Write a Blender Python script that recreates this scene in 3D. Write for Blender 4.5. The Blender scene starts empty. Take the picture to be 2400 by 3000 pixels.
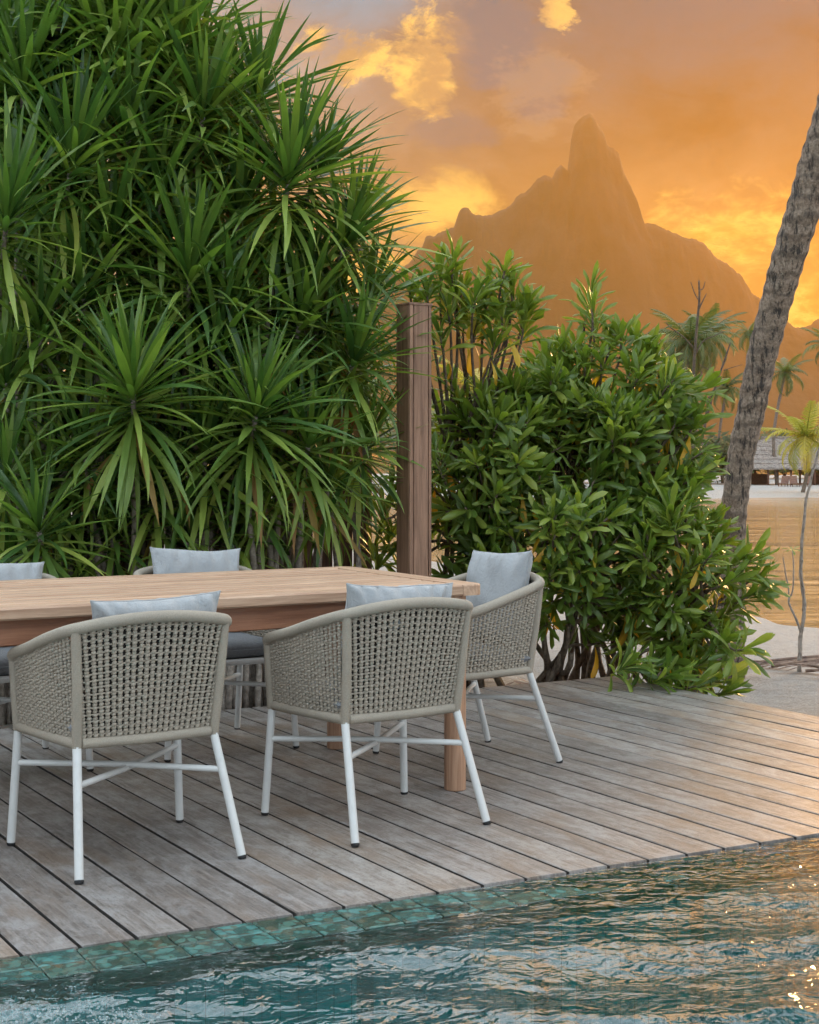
import bpy, math, random
import numpy as np
from mathutils import Vector, Matrix, Quaternion, noise as mnoise
R = math.radians
random.seed(7); rng = np.random.default_rng(7)
S = bpy.context.scene
COL = S.collection

# ------------------------------------------------------------------ camera, world, sun, exposure
F, CX, HY, H, AZ = 4500.0, 1200.0, 1335.0, 1.228, R(30.644)   # focal (px of a 2400x3000 frame), horizon row, eye height above deck
cA, sA = math.cos(AZ), math.sin(AZ)
def W(xc, yc, z=0.0):                    # metres right / ahead of the camera -> deck axes
    return Vector((xc*cA + yc*sA, -xc*sA + yc*cA, z))
def PX(x, y, d):                          # a photo point at distance d ahead
    return W((x-CX)*d/F, d, H-(y-HY)*d/F)

cam = bpy.data.cameras.new('camera'); camo = bpy.data.objects.new('camera', cam); COL.objects.link(camo)
camo.location = (0, 0, H); camo.rotation_euler = (R(90), 0, -AZ)
cam.sensor_fit = 'VERTICAL'; cam.sensor_height = 36.0; cam.lens = 36.0*F/3000.0
cam.shift_y = -(1500.0-HY)/3000.0
cam.clip_start = 0.05; cam.clip_end = 30000
S.camera = camo

S.render.engine = 'CYCLES'
S.cycles.use_denoising = True
S.cycles.use_light_tree = False
S.cycles.max_bounces = 6; S.cycles.diffuse_bounces = 2; S.cycles.glossy_bounces = 4
S.cycles.transmission_bounces = 6; S.cycles.transparent_max_bounces = 8; S.cycles.volume_bounces = 0
S.cycles.sample_clamp_indirect = 6.0
S.cycles.use_adaptive_sampling = True; S.cycles.adaptive_threshold = 0.03; S.cycles.adaptive_min_samples = 12
S.view_settings.view_transform = 'Standard'; S.view_settings.look = 'None'
S.view_settings.exposure = 0.8; S.view_settings.gamma = 1.0; S.view_settings.use_curve_mapping = False

SUN_AZ, SUN_EL = AZ + R(24), R(8.0)
sun_dir = Vector((math.sin(SUN_AZ)*math.cos(SUN_EL), math.cos(SUN_AZ)*math.cos(SUN_EL), math.sin(SUN_EL)))
sl = bpy.data.lights.new('sun', 'SUN'); slo = bpy.data.objects.new('sun', sl); COL.objects.link(slo)
sl.energy = 2.5; sl.angle = R(10); sl.color = (1.0, 0.56, 0.22)
slo.rotation_euler = sun_dir.to_track_quat('Z', 'Y').to_euler()

class NT:
    """small node helper"""
    def __init__(s, tree): s.t = tree; s.n = tree.nodes; s.l = tree.links
    def new(s, typ, **kw):
        nd = s.n.new(typ)
        for k, v in kw.items(): setattr(nd, k, v)
        return nd
    def put(s, sock, val):
        if isinstance(val, bpy.types.NodeSocket): s.l.new(val, sock)
        elif val is not None:
            if hasattr(sock.default_value, '__len__') and not hasattr(val, '__len__'): val = (val,)*len(sock.default_value)
            if hasattr(val, '__len__') and len(val) == 3 and len(sock.default_value) == 4: val = (*val, 1)
            sock.default_value = val
    def math(s, op, a, b=None, c=None, clamp=False):
        nd = s.new('ShaderNodeMath', operation=op, use_clamp=clamp)
        for i, v in enumerate((a, b, c)):
            if v is not None: s.put(nd.inputs[i], v)
        return nd.outputs[0]
    def vmath(s, op, a, b=None, scale=None):
        nd = s.new('ShaderNodeVectorMath', operation=op)
        s.put(nd.inputs[0], a)
        if b is not None: s.put(nd.inputs[1], b)
        if scale is not None: s.put(nd.inputs[3], scale)
        return nd.outputs['Value'] if op in ('DOT_PRODUCT', 'LENGTH') else nd.outputs[0]
    def mix(s, f, a, b, mode='MIX'):
        nd = s.new('ShaderNodeMix', data_type='RGBA', blend_type=mode)
        s.put(nd.inputs[0], f); s.put(nd.inputs[6], a); s.put(nd.inputs[7], b)
        return nd.outputs[2]
    def noise(s, vec, scale, detail=4, rough=0.55, dist=0.0, color=False):
        nd = s.new('ShaderNodeTexNoise')
        if vec is not None: s.put(nd.inputs['Vector'], vec)
        s.put(nd.inputs['Scale'], scale); s.put(nd.inputs['Detail'], detail); s.put(nd.inputs['Roughness'], rough); s.put(nd.inputs['Distortion'], dist)
        return nd.outputs['Color' if color else 0]
    def ramp(s, fac, stops, interp='LINEAR'):
        nd = s.new('ShaderNodeValToRGB'); cr = nd.color_ramp; cr.interpolation = interp
        while len(cr.elements) > 1: cr.elements.remove(cr.elements[-1])
        for i, (p, c) in enumerate(stops):
            e = cr.elements[0] if i == 0 else cr.elements.new(p)
            e.position = p
            e.color = (c, c, c, 1) if not hasattr(c, '__len__') else (*c, 1)[:4]
        s.put(nd.inputs[0], fac)
        return nd.outputs[0]
    def rng(s, v, a, b, c=0.0, d=1.0, smooth=True):
        nd = s.new('ShaderNodeMapRange', interpolation_type='SMOOTHSTEP' if smooth else 'LINEAR')
        for i, q in enumerate((v, a, b, c, d)): s.put(nd.inputs[i], q)
        return nd.outputs[0]
    def mapping(s, vec, scale=(1, 1, 1), loc=(0, 0, 0), rot=(0, 0, 0)):
        nd = s.new('ShaderNodeMapping')
        s.put(nd.inputs[0], vec); s.put(nd.inputs[1], loc); s.put(nd.inputs[2], rot); s.put(nd.inputs[3], scale)
        return nd.outputs[0]
    def bump(s, h, strength=0.3, dist=0.01, normal=None):
        nd = s.new('ShaderNodeBump'); s.put(nd.inputs['Strength'], strength); s.put(nd.inputs['Distance'], dist); s.put(nd.inputs['Height'], h)
        if normal is not None: s.put(nd.inputs['Normal'], normal)
        return nd.outputs[0]

def build_world():
    w = bpy.data.worlds.new('World'); S.world = w; w.use_nodes = True
    N = NT(w.node_tree); N.n.clear()
    out = N.new('ShaderNodeOutputWorld'); bg = N.new('ShaderNodeBackground')
    bg.inputs['Strength'].default_value = 0.1
    w.cycles.sampling_method = 'MANUAL'; w.cycles.sample_map_resolution = 512
    N.l.new(bg.outputs[0], out.inputs[0])
    sky = N.new('ShaderNodeTexSky', sky_type='NISHITA', sun_disc=False)
    sky.sun_elevation = SUN_EL; sky.sun_rotation = SUN_AZ; sky.altitude = 0; sky.air_density = 1.0; sky.dust_density = 2.5; sky.ozone_density = 1.5
    tc = N.new('ShaderNodeTexCoord'); d = tc.outputs['Generated']
    N.l.new(d, sky.inputs[0]) if sky.inputs else None
    sep = N.new('ShaderNodeSeparateXYZ'); N.l.new(d, sep.inputs[0]); z = sep.outputs[2]
    el = N.math('ARCSINE', z)                                           # elevation, radians
    right = N.vmath('DOT_PRODUCT', d, (cA, -sA, 0)); fwd = N.vmath('DOT_PRODUCT', d, (sA, cA, 0))
    az = N.math('ARCTAN2', right, fwd)                                   # azimuth from the view to the mountain
    sd = N.vmath('DOT_PRODUCT', d, tuple(sun_dir))
    ang = N.math('ARCCOSINE', N.math('MINIMUM', sd, 0.99999))
    # warm light round the low sun, fading to a pale blue-grey evening sky
    warm = N.rng(ang, 0.25, 1.40, 1.0, 0.0)
    elp = N.math('MAXIMUM', el, 0.0)
    warmcol = N.ramp(N.math('DIVIDE', elp, 0.6), [(0.0, (0.44, 0.18, 0.012)), (0.17, (0.36, 0.19, 0.055)), (0.33, (0.10, 0.08, 0.06)), (0.48, (0.05, 0.085, 0.12)), (0.55, (0.45, 0.38, 0.33)), (0.64, (1.10, 0.98, 0.86)), (0.8, (1.42, 1.38, 1.32)), (1.0, (1.5, 1.58, 1.66))])
    coolcol = N.ramp(N.math('DIVIDE', elp, 1.2), [(0.0, (0.78, 0.82, 0.87)), (0.3, (0.98, 1.07, 1.16)), (0.7, (1.40, 1.60, 1.80)), (1.0, (1.60, 1.85, 2.10))])
    veil = N.mix(warm, coolcol, warmcol)
    veil = N.mix(N.math('MULTIPLY', N.rng(ang, 0.24, 0.75, 0.95, 0.0), N.rng(el, R(16.6), R(19.5))), veil, (1.9, 1.0, 0.32))     # the burning upper edge of the cloud bank over the sun
    # clouds: fractal noise in the direction of sight
    dn = N.mapping(d, scale=(1, 1, 1.9))
    warp = N.noise(dn, 6.0, 3, 0.6, color=True)
    dw = N.vmath('ADD', dn, N.vmath('SCALE', N.vmath('SUBTRACT', warp, (0.5, 0.5, 0.5)), scale=0.10))
    n1 = N.noise(dw, 7.0, 6, 0.60)
    n2 = N.noise(N.vmath('ADD', dw, (3.1, 1.7, 0.4)), 15.0, 6, 0.62)
    n4 = N.noise(N.vmath('ADD', dw, (1.3, 5.7, 3.4)), 26.0, 7, 0.66)
    n3 = N.noise(N.vmath('ADD', dw, (7.1, 4.7, 2.4)), 3.2, 3, 0.55)
    veil = N.mix(1.0, veil, N.ramp(n1, [(0.32, 0.45), (0.48, 0.90), (0.58, 1.15), (0.70, 1.55)]), 'MULTIPLY')
    veil = N.mix(1.0, veil, N.ramp(n3, [(0.30, 0.75), (0.70, 1.25)]), 'MULTIPLY')
    col = N.vmath('SCALE', veil, scale=10.0)
    # breaks of clear sky
    def blob(a0, e0, wa, we, amp=1.0, nz=n1, nk=1.6, soft=1.2):
        da = N.math('DIVIDE', N.math('SUBTRACT', az, R(a0)), R(wa)); de = N.math('DIVIDE', N.math('SUBTRACT', el, R(e0)), R(we))
        r2 = N.math('ADD', N.math('MULTIPLY', da, da), N.math('MULTIPLY', de, de))
        g = N.math('SUBTRACT', 1.0, r2)
        g = N.math('ADD', g, N.math('MULTIPLY', N.math('SUBTRACT', nz, 0.5), nk*4))
        return N.math('MULTIPLY', N.rng(g, 0.0, soft, 0.0, 1.0), amp)
    skyc = N.mix(0.97, sky.outputs[0], (0.1, 2.2, 3.7))
    far = N.rng(ang, 0.5, 1.3, 0.0, 0.55)
    clear = N.math('MULTIPLY', N.rng(n3, 0.46, 0.60), far)
    gap = blob(-1.9, 17.6, 4.2, 2.6, 1.0, n1, 0.45)
    col = N.mix(N.math('MAXIMUM', clear, gap), col, skyc)
    dark = N.math('MAXIMUM', blob(3.3, 15.6, 1.9, 2.6, 1.0, n2, 0.9, 0.7), blob(4.8, 13.4, 1.9, 1.5, 0.8, n2, 0.9, 0.8))
    dark = N.math('MAXIMUM', dark, blob(1.6, 12.0, 1.8, 1.0, 0.6, n2, 0.9, 0.9))
    col = N.mix(dark, col, (0.0, 0.85, 1.6))
    dark2 = blob(9.8, 17.0, 8.0, 5.2, 0.85, n1, 0.6)
    col = N.mix(dark2, col, (0.1, 0.75, 1.3))
    gold = N.math('MAXIMUM', blob(0.6, 14.2, 1.7, 2.0, 1.0, n4, 1.7), blob(-2.2, 14.6, 2.3, 1.0, 0.95, n4, 1.7))
    gold = N.math('MAXIMUM', gold, blob(5.6, 16.6, 0.7, 1.3, 0.7, n4, 2.6))
    col = N.mix(gold, col, N.mix(N.rng(n2, 0.42, 0.60), (3.2, 2.2, 1.2), (8.6, 5.4, 1.5)))
    wisp = blob(4.6, 13.6, 2.0, 1.8, 0.28, n4, 2.2)
    col = N.mix(wisp, col, (3.0, 2.4, 1.7))
    glow = N.math('MAXIMUM', blob(11.6, 8.0, 3.2, 1.9, 0.85, n4, 1.2, 1.6), blob(0.9, 8.8, 3.2, 1.8, 0.8, n2, 1.0, 1.6))
    glow = N.math('MAXIMUM', glow, blob(14.8, 5.2, 1.8, 2.0, 0.9, n2, 1.0))
    glow = N.math('MAXIMUM', glow, blob(-1.2, 6.5, 2.2, 2.0, 0.9, n2, 0.8))
    col = N.mix(glow, col, N.mix(N.rng(n2, 0.40, 0.58), (5.0, 2.7, 0.5), (10.5, 6.6, 1.5)))
    # below the horizon: dim
    col = N.mix(N.rng(z, -0.25, -0.02, 1.0, 0.0), col, (2.0, 1.9, 1.8))
    N.l.new(col, bg.inputs[0])
build_world()

# ------------------------------------------------------------------ helpers
def link(o, parent=None):
    COL.objects.link(o)
    if parent is not None: o.parent = parent
    return o
def empty(name, loc, rz=0.0):
    o = bpy.data.objects.new(name, None); o.empty_display_size = 0.1
    o.location = loc; o.rotation_euler = (0, 0, rz); return link(o)
def tag(o, label=None, cat=None, group=None, kind=None):
    if label: o['label'] = label
    if cat: o['category'] = cat
    if group: o['group'] = group
    if kind: o['kind'] = kind
    return o

class MB:
    def __init__(s): s.v = []; s.f = []
    def add(s, vs, fs):
        b = len(s.v); s.v.extend([tuple(q) for q in vs]); s.f.extend([tuple(i+b for i in q) for q in fs]); return s
    def prism(s, prof, a, b, up=(0, 0, 1), da=None, db=None):
        """profile [(side, up)] swept from a to b"""
        a, b = Vector(a), Vector(b); d = (b-a).normalized(); up = Vector(up); sd = d.cross(up).normalized(); up = sd.cross(d)
        n = len(prof)
        va = [a + sd*p + up*q for p, q in prof]; vb = [b + sd*p + up*q for p, q in prof]
        if da: va = [p + d*da(p) for p in va]
        if db: vb = [p + d*db(p) for p in vb]
        fs = [(i, (i+1) % n, n+(i+1) % n, n+i) for i in range(n)] + [tuple(range(n-1, -1, -1)), tuple(range(n, 2*n))]
        return s.add(va+vb, fs)
    def box(s, lo, hi, c=0.004):
        """box with chamfered long edges"""
        lo, hi = Vector(lo), Vector(hi); sz = hi-lo; ax = max(range(3), key=lambda i: sz[i])
        ctr = (lo+hi)/2; a = ctr.copy(); b = ctr.copy(); a[ax] = lo[ax]; b[ax] = hi[ax]
        up = (0, 0, 1) if ax != 2 else (0, 1, 0)
        d = Vector((0, 0, 0)); d[ax] = 1; sd = d.cross(Vector(up)); 
        w = abs(sz.dot(sd))/2; hgt = abs(sz.dot(Vector(up)))/2; c = min(c, w*.4, hgt*.4)
        prof = [(-w+c, -hgt), (w-c, -hgt), (w, -hgt+c), (w, hgt-c), (w-c, hgt), (-w+c, hgt), (-w, hgt-c), (-w, -hgt+c)]
        return s.prism(prof, a, b, up)
    def tube(s, pts, rad, sides=10, caps=True):
        pts = [Vector(p) for p in pts]; n = len(pts)
        if not hasattr(rad, '__len__'): rad = [rad]*n
        t0 = (pts[1]-pts[0]).normalized(); ref = Vector((0, 0, 1)) if abs(t0.z) < 0.9 else Vector((1, 0, 0))
        nx = t0.cross(ref).normalized(); vs = []
        for i, p in enumerate(pts):
            t = (pts[min(i+1, n-1)]-pts[max(i-1, 0)]).normalized()
            nx = (nx - t*nx.dot(t)).normalized(); ny = t.cross(nx)
            for k in range(sides):
                an = 2*math.pi*k/sides
                vs.append(p + (nx*math.cos(an)+ny*math.sin(an))*rad[i])
        fs = [(i*sides+k, i*sides+(k+1) % sides, (i+1)*sides+(k+1) % sides, (i+1)*sides+k) for i in range(n-1) for k in range(sides)]
        if caps: fs += [tuple(range(sides-1, -1, -1)), tuple(range((n-1)*sides, n*sides))]
        return s.add(vs, fs)
    def mesh(s, name, mat=None, smooth=False, sharp=None):
        me = bpy.data.meshes.new(name); me.from_pydata(s.v, [], s.f); me.update()
        if mat: me.materials.append(mat)
        if smooth: me.shade_smooth() if hasattr(me, 'shade_smooth') else me.polygons.foreach_set('use_smooth', [True]*len(me.polygons))
        if sharp: me.set_sharp_from_angle(angle=R(sharp))
        return me
    def build(s, name, mat=None, parent=None, smooth=False, sharp=None):
        return link(bpy.data.objects.new(name, s.mesh(name, mat, smooth, sharp)), parent)

def bez(p0, p1, p2, p3, n):
    out = []
    for i in range(n+1):
        t = i/n; out.append(p0*(1-t)**3 + p1*3*t*(1-t)**2 + p2*3*t*t*(1-t) + p3*t**3)
    return out
def catmull(P, n=8):
    P = [Vector(p) for p in P]; Q = [P[0]*2-P[1]] + P + [P[-1]*2-P[-2]]; out = []
    for i in range(1, len(Q)-2):
        a, b, c, d = Q[i-1:i+3]
        for k in range(n):
            t = k/n
            out.append(0.5*((2*b)+(c-a)*t+(2*a-5*b+4*c-d)*t*t+(3*b-a-3*c+d)*t**3))
    out.append(P[-1]); return out
def resample(P, step):
    P = [Vector(p) for p in P]; L = [0]
    for a, b in zip(P, P[1:]): L.append(L[-1]+(b-a).length)
    n = max(2, int(L[-1]/step)); out = []; j = 0
    for i in range(n+1):
        q = L[-1]*i/n
        while j < len(P)-2 and L[j+1] < q: j += 1
        t = (q-L[j])/max(1e-9, L[j+1]-L[j]); out.append(P[j].lerp(P[j+1], t))
    return out

# ------------------------------------------------------------------ materials
def mat(name):
    m = bpy.data.materials.new(name); m.use_nodes = True
    N = NT(m.node_tree); bs = N.n['Principled BSDF']; out = N.n['Material Output']
    return m, N, bs, out
def obj_coord(N, jitter=True):
    tc = N.new('ShaderNodeTexCoord'); v = tc.outputs['Object']
    if jitter:
        oi = N.new('ShaderNodeObjectInfo')
        off = N.vmath('SCALE', N.vmath('MULTIPLY', (13.7, 7.3, 5.1), N.new('ShaderNodeCombineXYZ').outputs[0]), scale=1.0)
        cmb = N.new('ShaderNodeCombineXYZ')
        for i, k in enumerate((31.7, 17.3, 9.1)): N.put(cmb.inputs[i], N.math('MULTIPLY', oi.outputs['Random'], k))
        v = N.vmath('ADD', v, cmb.outputs[0])
    return v
def rnd(N): return N.new('ShaderNodeObjectInfo').outputs['Random']

def m_deck():
    m, N, b, o = mat('weathered deck wood'); v = obj_coord(N)
    grain = N.noise(N.mapping(v, scale=(34, 1.2, 10)), 3.0, 8, 0.62)
    fine = N.noise(N.mapping(v, scale=(160, 9, 40)), 3.0, 4, 0.6)
    blot = N.noise(N.mapping(v, scale=(7, 3.2, 1)), 1.9, 8, 0.76, 0.3)
    speck = N.noise(N.mapping(v, scale=(1.6, 0.6, 1)), 120.0, 4, 0.75)
    c = N.ramp(grain, [(0.25, (0.080, 0.066, 0.055)), (0.5, (0.215, 0.188, 0.165)), (0.75, (0.37, 0.34, 0.31))])
    c = N.mix(N.rng(blot, 0.42, 0.66, 0.0, 0.85), c, N.mix(fine, (0.30, 0.285, 0.27), (0.45, 0.435, 0.42)))
    warmp = N.noise(N.mapping(v, scale=(3, 1.1, 1), loc=(4, 9, 2)), 1.6, 5, 0.6, 0.5)
    c = N.mix(N.rng(warmp, 0.48, 0.68, 0.0, 0.6), c, (0.22, 0.155, 0.105))
    c = N.mix(N.rng(speck, 0.54, 0.66, 0.0, 0.6), c, (0.07, 0.062, 0.058))
    c = N.mix(1.0, c, N.ramp(rnd(N), [(0, (0.70, 0.68, 0.68)), (0.5, (0.92, 0.91, 0.92)), (1, (1.12, 1.09, 1.06))]), 'MULTIPLY')
    N.put(b.inputs['Base Color'], c)
    N.put(b.inputs['Roughness'], N.rng(blot, 0.3, 0.7, 0.52, 0.34))
    N.put(b.inputs['Normal'], N.bump(N.math('ADD', grain, N.math('MULTIPLY', fine, 0.6)), 0.5, 0.004))
    return m
def m_wood(name, dark, light, axis=0, rough=0.5, scale=1.0, tint=0.12):
    m, N, b, o = mat(name); v = obj_coord(N)
    sc = [22*scale]*3; sc[axis] = 1.1*scale
    g = N.noise(N.mapping(v, scale=tuple(sc)), 2.2, 7, 0.6, 0.6)
    sc2 = [120*scale]*3; sc2[axis] = 5*scale
    fi = N.noise(N.mapping(v, scale=tuple(sc2)), 2.5, 3, 0.6)
    c = N.mix(N.rng(g, 0.28, 0.72), dark, light)
    c = N.mix(N.rng(fi, 0.55, 0.75, 0, 0.35), c, tuple(q*0.55 for q in dark))
    c = N.mix(1.0, c, N.ramp(rnd(N), [(0, 1-tint), (1, 1+tint)]), 'MULTIPLY')
    N.put(b.inputs['Base Color'], c); N.put(b.inputs['Roughness'], rough)
    N.put(b.inputs['Normal'], N.bump(N.math('ADD', g, fi), 0.25, 0.003))
    return m
def m_rope():
    m, N, b, o = mat('taupe outdoor rope'); v = obj_coord(N)
    n = N.noise(v, 260, 3, 0.6); n2 = N.noise(v, 9, 3, 0.5)
    c = N.mix(n, (0.205, 0.175, 0.135), (0.44, 0.38, 0.30)); c = N.mix(N.rng(n2, 0.35, 0.7, 0, 0.3), c, (0.24, 0.215, 0.175))
    N.put(b.inputs['Base Color'], c); N.put(b.inputs['Roughness'], 0.72); N.put(b.inputs['Normal'], N.bump(n, 0.4, 0.002)); return m
def m_paint(name, col, rough=0.35):
    m, N, b, o = mat(name); v = obj_coord(N); n = N.noise(v, 30, 4, 0.6)
    N.put(b.inputs['Base Color'], N.mix(N.rng(n, 0.4, 0.8, 0, 0.35), col, tuple(q*0.78 for q in col)))
    N.put(b.inputs['Roughness'], rough); return m
def m_fabric(name, ca, cb):
    m, N, b, o = mat(name); v = obj_coord(N)
    wv = N.noise(N.mapping(v, scale=(900, 120, 120)), 1.0, 2, 0.5); wv2 = N.noise(N.mapping(v, scale=(120, 120, 900)), 1.0, 2, 0.5)
    w = N.math('MULTIPLY', N.math('ADD', wv, wv2), 0.5); big = N.noise(v, 14, 4, 0.6)
    c = N.mix(w, ca, cb); c = N.mix(N.rng(big, 0.35, 0.75, 0, 0.25), c, tuple(q*0.75 for q in ca))
    N.put(b.inputs['Base Color'], c); N.put(b.inputs['Roughness'], 0.9)
    N.put(b.inputs['Sheen Weight'], 0.25)
    N.put(b.inputs['Normal'], N.bump(N.math('ADD', w, N.math('MULTIPLY', N.noise(v, 26, 4, 0.6, 1.5), 1.6)), 0.55, 0.006)); return m
def m_leaf(name, stops, rough=0.4, trans=0.25, veins=1, spec=0.5):
    m, N, b, o = mat(name); tc = N.new('ShaderNodeTexCoord'); v = tc.outputs['Object']
    r = rnd(N)
    n = N.noise(N.vmath('ADD', v, N.vmath('SCALE', (9.0, 5.0, 3.0), scale=r)), 9.0, 3, 0.6)
    f = N.math('ADD', N.math('MULTIPLY', r, 0.75), N.math('MULTIPLY', n, 0.25))
    c = N.ramp(f, stops)
    vein = N.noise(N.mapping(v, scale=(3, 260 if veins else 60, 3)), 1.0, 2, 0.5)
    c = N.mix(N.rng(vein, 0.35, 0.65, 0, 0.35), c, N.mix(1.0, c, (0.6, 0.7, 0.55), 'MULTIPLY'))
    N.put(b.inputs['Base Color'], c); N.put(b.inputs['Roughness'], rough); N.put(b.inputs['Specular IOR Level'], spec)
    tr = N.new('ShaderNodeBsdfTranslucent'); N.put(tr.inputs[0], N.mix(1.0, c, (1.5, 1.6, 0.7), 'MULTIPLY'))
    mx = N.new('ShaderNodeMixShader'); mx.inputs[0].default_value = trans
    N.l.new(b.outputs[0], mx.inputs[1]); N.l.new(tr.outputs[0], mx.inputs[2]); N.l.new(mx.outputs[0], o.inputs[0]); return m
def m_bark(name, ca, cb, ring=26.0, crack=1.0):
    m, N, b, o = mat(name); v = obj_coord(N)
    wob = N.noise(v, 7, 4, 0.6)
    sp = N.new('ShaderNodeSeparateXYZ'); N.l.new(v, sp.inputs[0])
    rg = N.math('SINE', N.math('ADD', N.math('MULTIPLY', sp.outputs[2], ring*2), N.math('MULTIPLY', wob, 9.0)))
    cr = N.noise(N.mapping(v, scale=(26, 26, 5.5)), 1.5, 7, 0.66, 0.4)
    sm = N.noise(v, 60, 4, 0.65)
    c = N.mix(N.rng(sm, 0.3, 0.7), ca, cb)
    c = N.mix(N.rng(rg, 0.3, 1.0, 0, 0.55), c, tuple(q*0.5 for q in ca))
    c = N.mix(N.rng(cr, 0.50, 0.62, 0, 0.9*crack), c, (0.022, 0.018, 0.016))
    N.put(b.inputs['Base Color'], c); N.put(b.inputs['Roughness'], 0.85)
    hh = N.math('SUBTRACT', N.math('MULTIPLY', rg, 0.25), N.math('MULTIPLY', N.rng(cr, 0.45, 0.65), 1.0))
    N.put(b.inputs['Normal'], N.bump(hh, 0.55, 0.015)); return m
def m_plain(name, ca, cb, scale=20, rough=0.8, bump=0.3, dist=0.01):
    m, N, b, o = mat(name); v = obj_coord(N); n = N.noise(v, scale, 6, 0.62)
    N.put(b.inputs['Base Color'], N.mix(N.rng(n, 0.3, 0.7), ca, cb)); N.put(b.inputs['Roughness'], rough)
    N.put(b.inputs['Normal'], N.bump(n, bump, dist)); return m

M = {}
M['deck'] = m_deck()
M['deck_side'] = m_plain('mildewed plank side', (0.018, 0.016, 0.014), (0.05, 0.044, 0.038), 30, 0.9)  # near-black colour on plank sides, painting the shade in the gaps
M['teak_x'] = m_wood('teak', (0.33, 0.19, 0.115), (0.55, 0.37, 0.25), 0, 0.5)
M['teak_y'] = m_wood('teak across', (0.33, 0.19, 0.115), (0.55, 0.37, 0.25), 1, 0.5)
M['teak_z'] = m_wood('teak leg', (0.27, 0.14, 0.08), (0.46, 0.27, 0.165), 2, 0.45)
M['apron'] = m_wood('teak apron', (0.23, 0.095, 0.05), (0.38, 0.175, 0.095), 0, 0.45)
M['post'] = m_wood('red hardwood', (0.16, 0.082, 0.048), (0.33, 0.185, 0.115), 2, 0.55)
M['fence'] = m_wood('dark hardwood', (0.075, 0.034, 0.024), (0.15, 0.07, 0.048), 2, 0.6)
M['rope'] = m_rope()
M['white'] = m_paint('cream powder coat', (0.56, 0.56, 0.54), 0.32)
M['foot'] = m_paint('black plastic', (0.015, 0.015, 0.016), 0.5)
M['pillow'] = m_fabric('pale grey linen', (0.27, 0.282, 0.29), (0.41, 0.423, 0.43))
M['cushion'] = m_fabric('mid grey canvas', (0.13, 0.135, 0.145), (0.21, 0.215, 0.225))
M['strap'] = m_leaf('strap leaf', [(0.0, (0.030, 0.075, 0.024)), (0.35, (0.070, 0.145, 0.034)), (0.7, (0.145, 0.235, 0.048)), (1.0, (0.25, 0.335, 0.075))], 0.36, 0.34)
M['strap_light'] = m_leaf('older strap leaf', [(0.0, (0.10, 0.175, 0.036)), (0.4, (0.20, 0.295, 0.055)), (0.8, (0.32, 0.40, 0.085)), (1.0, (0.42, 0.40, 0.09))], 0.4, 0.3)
M['strap_dry'] = m_leaf('dry strap leaf', [(0.0, (0.30, 0.12, 0.035)), (0.5, (0.36, 0.19, 0.07)), (1.0, (0.30, 0.23, 0.05))], 0.6, 0.3)
M['glossy'] = m_leaf('glossy leaf', [(0.0, (0.055, 0.105, 0.026)), (0.4, (0.135, 0.205, 0.036)), (0.75, (0.25, 0.315, 0.055)), (1.0, (0.40, 0.42, 0.085))], 0.32, 0.40, 0, 0.5)
M['yellow'] = m_leaf('yellowed leaf', [(0.0, (0.62, 0.30, 0.03)), (0.6, (0.68, 0.42, 0.04)), (1.0, (0.42, 0.38, 0.05))], 0.45, 0.35, 0)
M['cane'] = m_plain('grey cane', (0.16, 0.13, 0.105), (0.36, 0.31, 0.26), 40, 0.85)
M['twig'] = m_plain('brown branch', (0.07, 0.05, 0.035), (0.17, 0.125, 0.085), 40, 0.85)
M['palmbark'] = m_bark('palm bark', (0.16, 0.115, 0.083), (0.34, 0.262, 0.195))
M['farbark'] = m_plain('far palm bark', (0.10, 0.075, 0.055), (0.22, 0.17, 0.13), 12)
M['frond'] = m_leaf('palm frond', [(0.0, (0.05, 0.085, 0.03)), (0.5, (0.09, 0.13, 0.04)), (1.0, (0.16, 0.18, 0.05))], 0.45, 0.3)
M['frond_yellow'] = m_leaf('yellow palm frond', [(0.0, (0.17, 0.20, 0.04)), (0.5, (0.32, 0.30, 0.05)), (1.0, (0.50, 0.38, 0.05))], 0.45, 0.35)
M['dryfrond'] = m_plain('dead frond', (0.10, 0.06, 0.045), (0.26, 0.17, 0.12), 15, 0.85)
M['thatch'] = m_plain('thatch', (0.16, 0.13, 0.11), (0.34, 0.29, 0.25), 6, 0.95, 0.8, 0.1)
M['hutwood'] = m_plain('hut wood', (0.10, 0.05, 0.035), (0.22, 0.11, 0.07), 10)
M['bush'] = m_leaf('bush leaf', [(0.0, (0.05, 0.07, 0.025)), (0.5, (0.10, 0.12, 0.04)), (1.0, (0.17, 0.17, 0.06))], 0.6, 0.3, 0)

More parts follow.
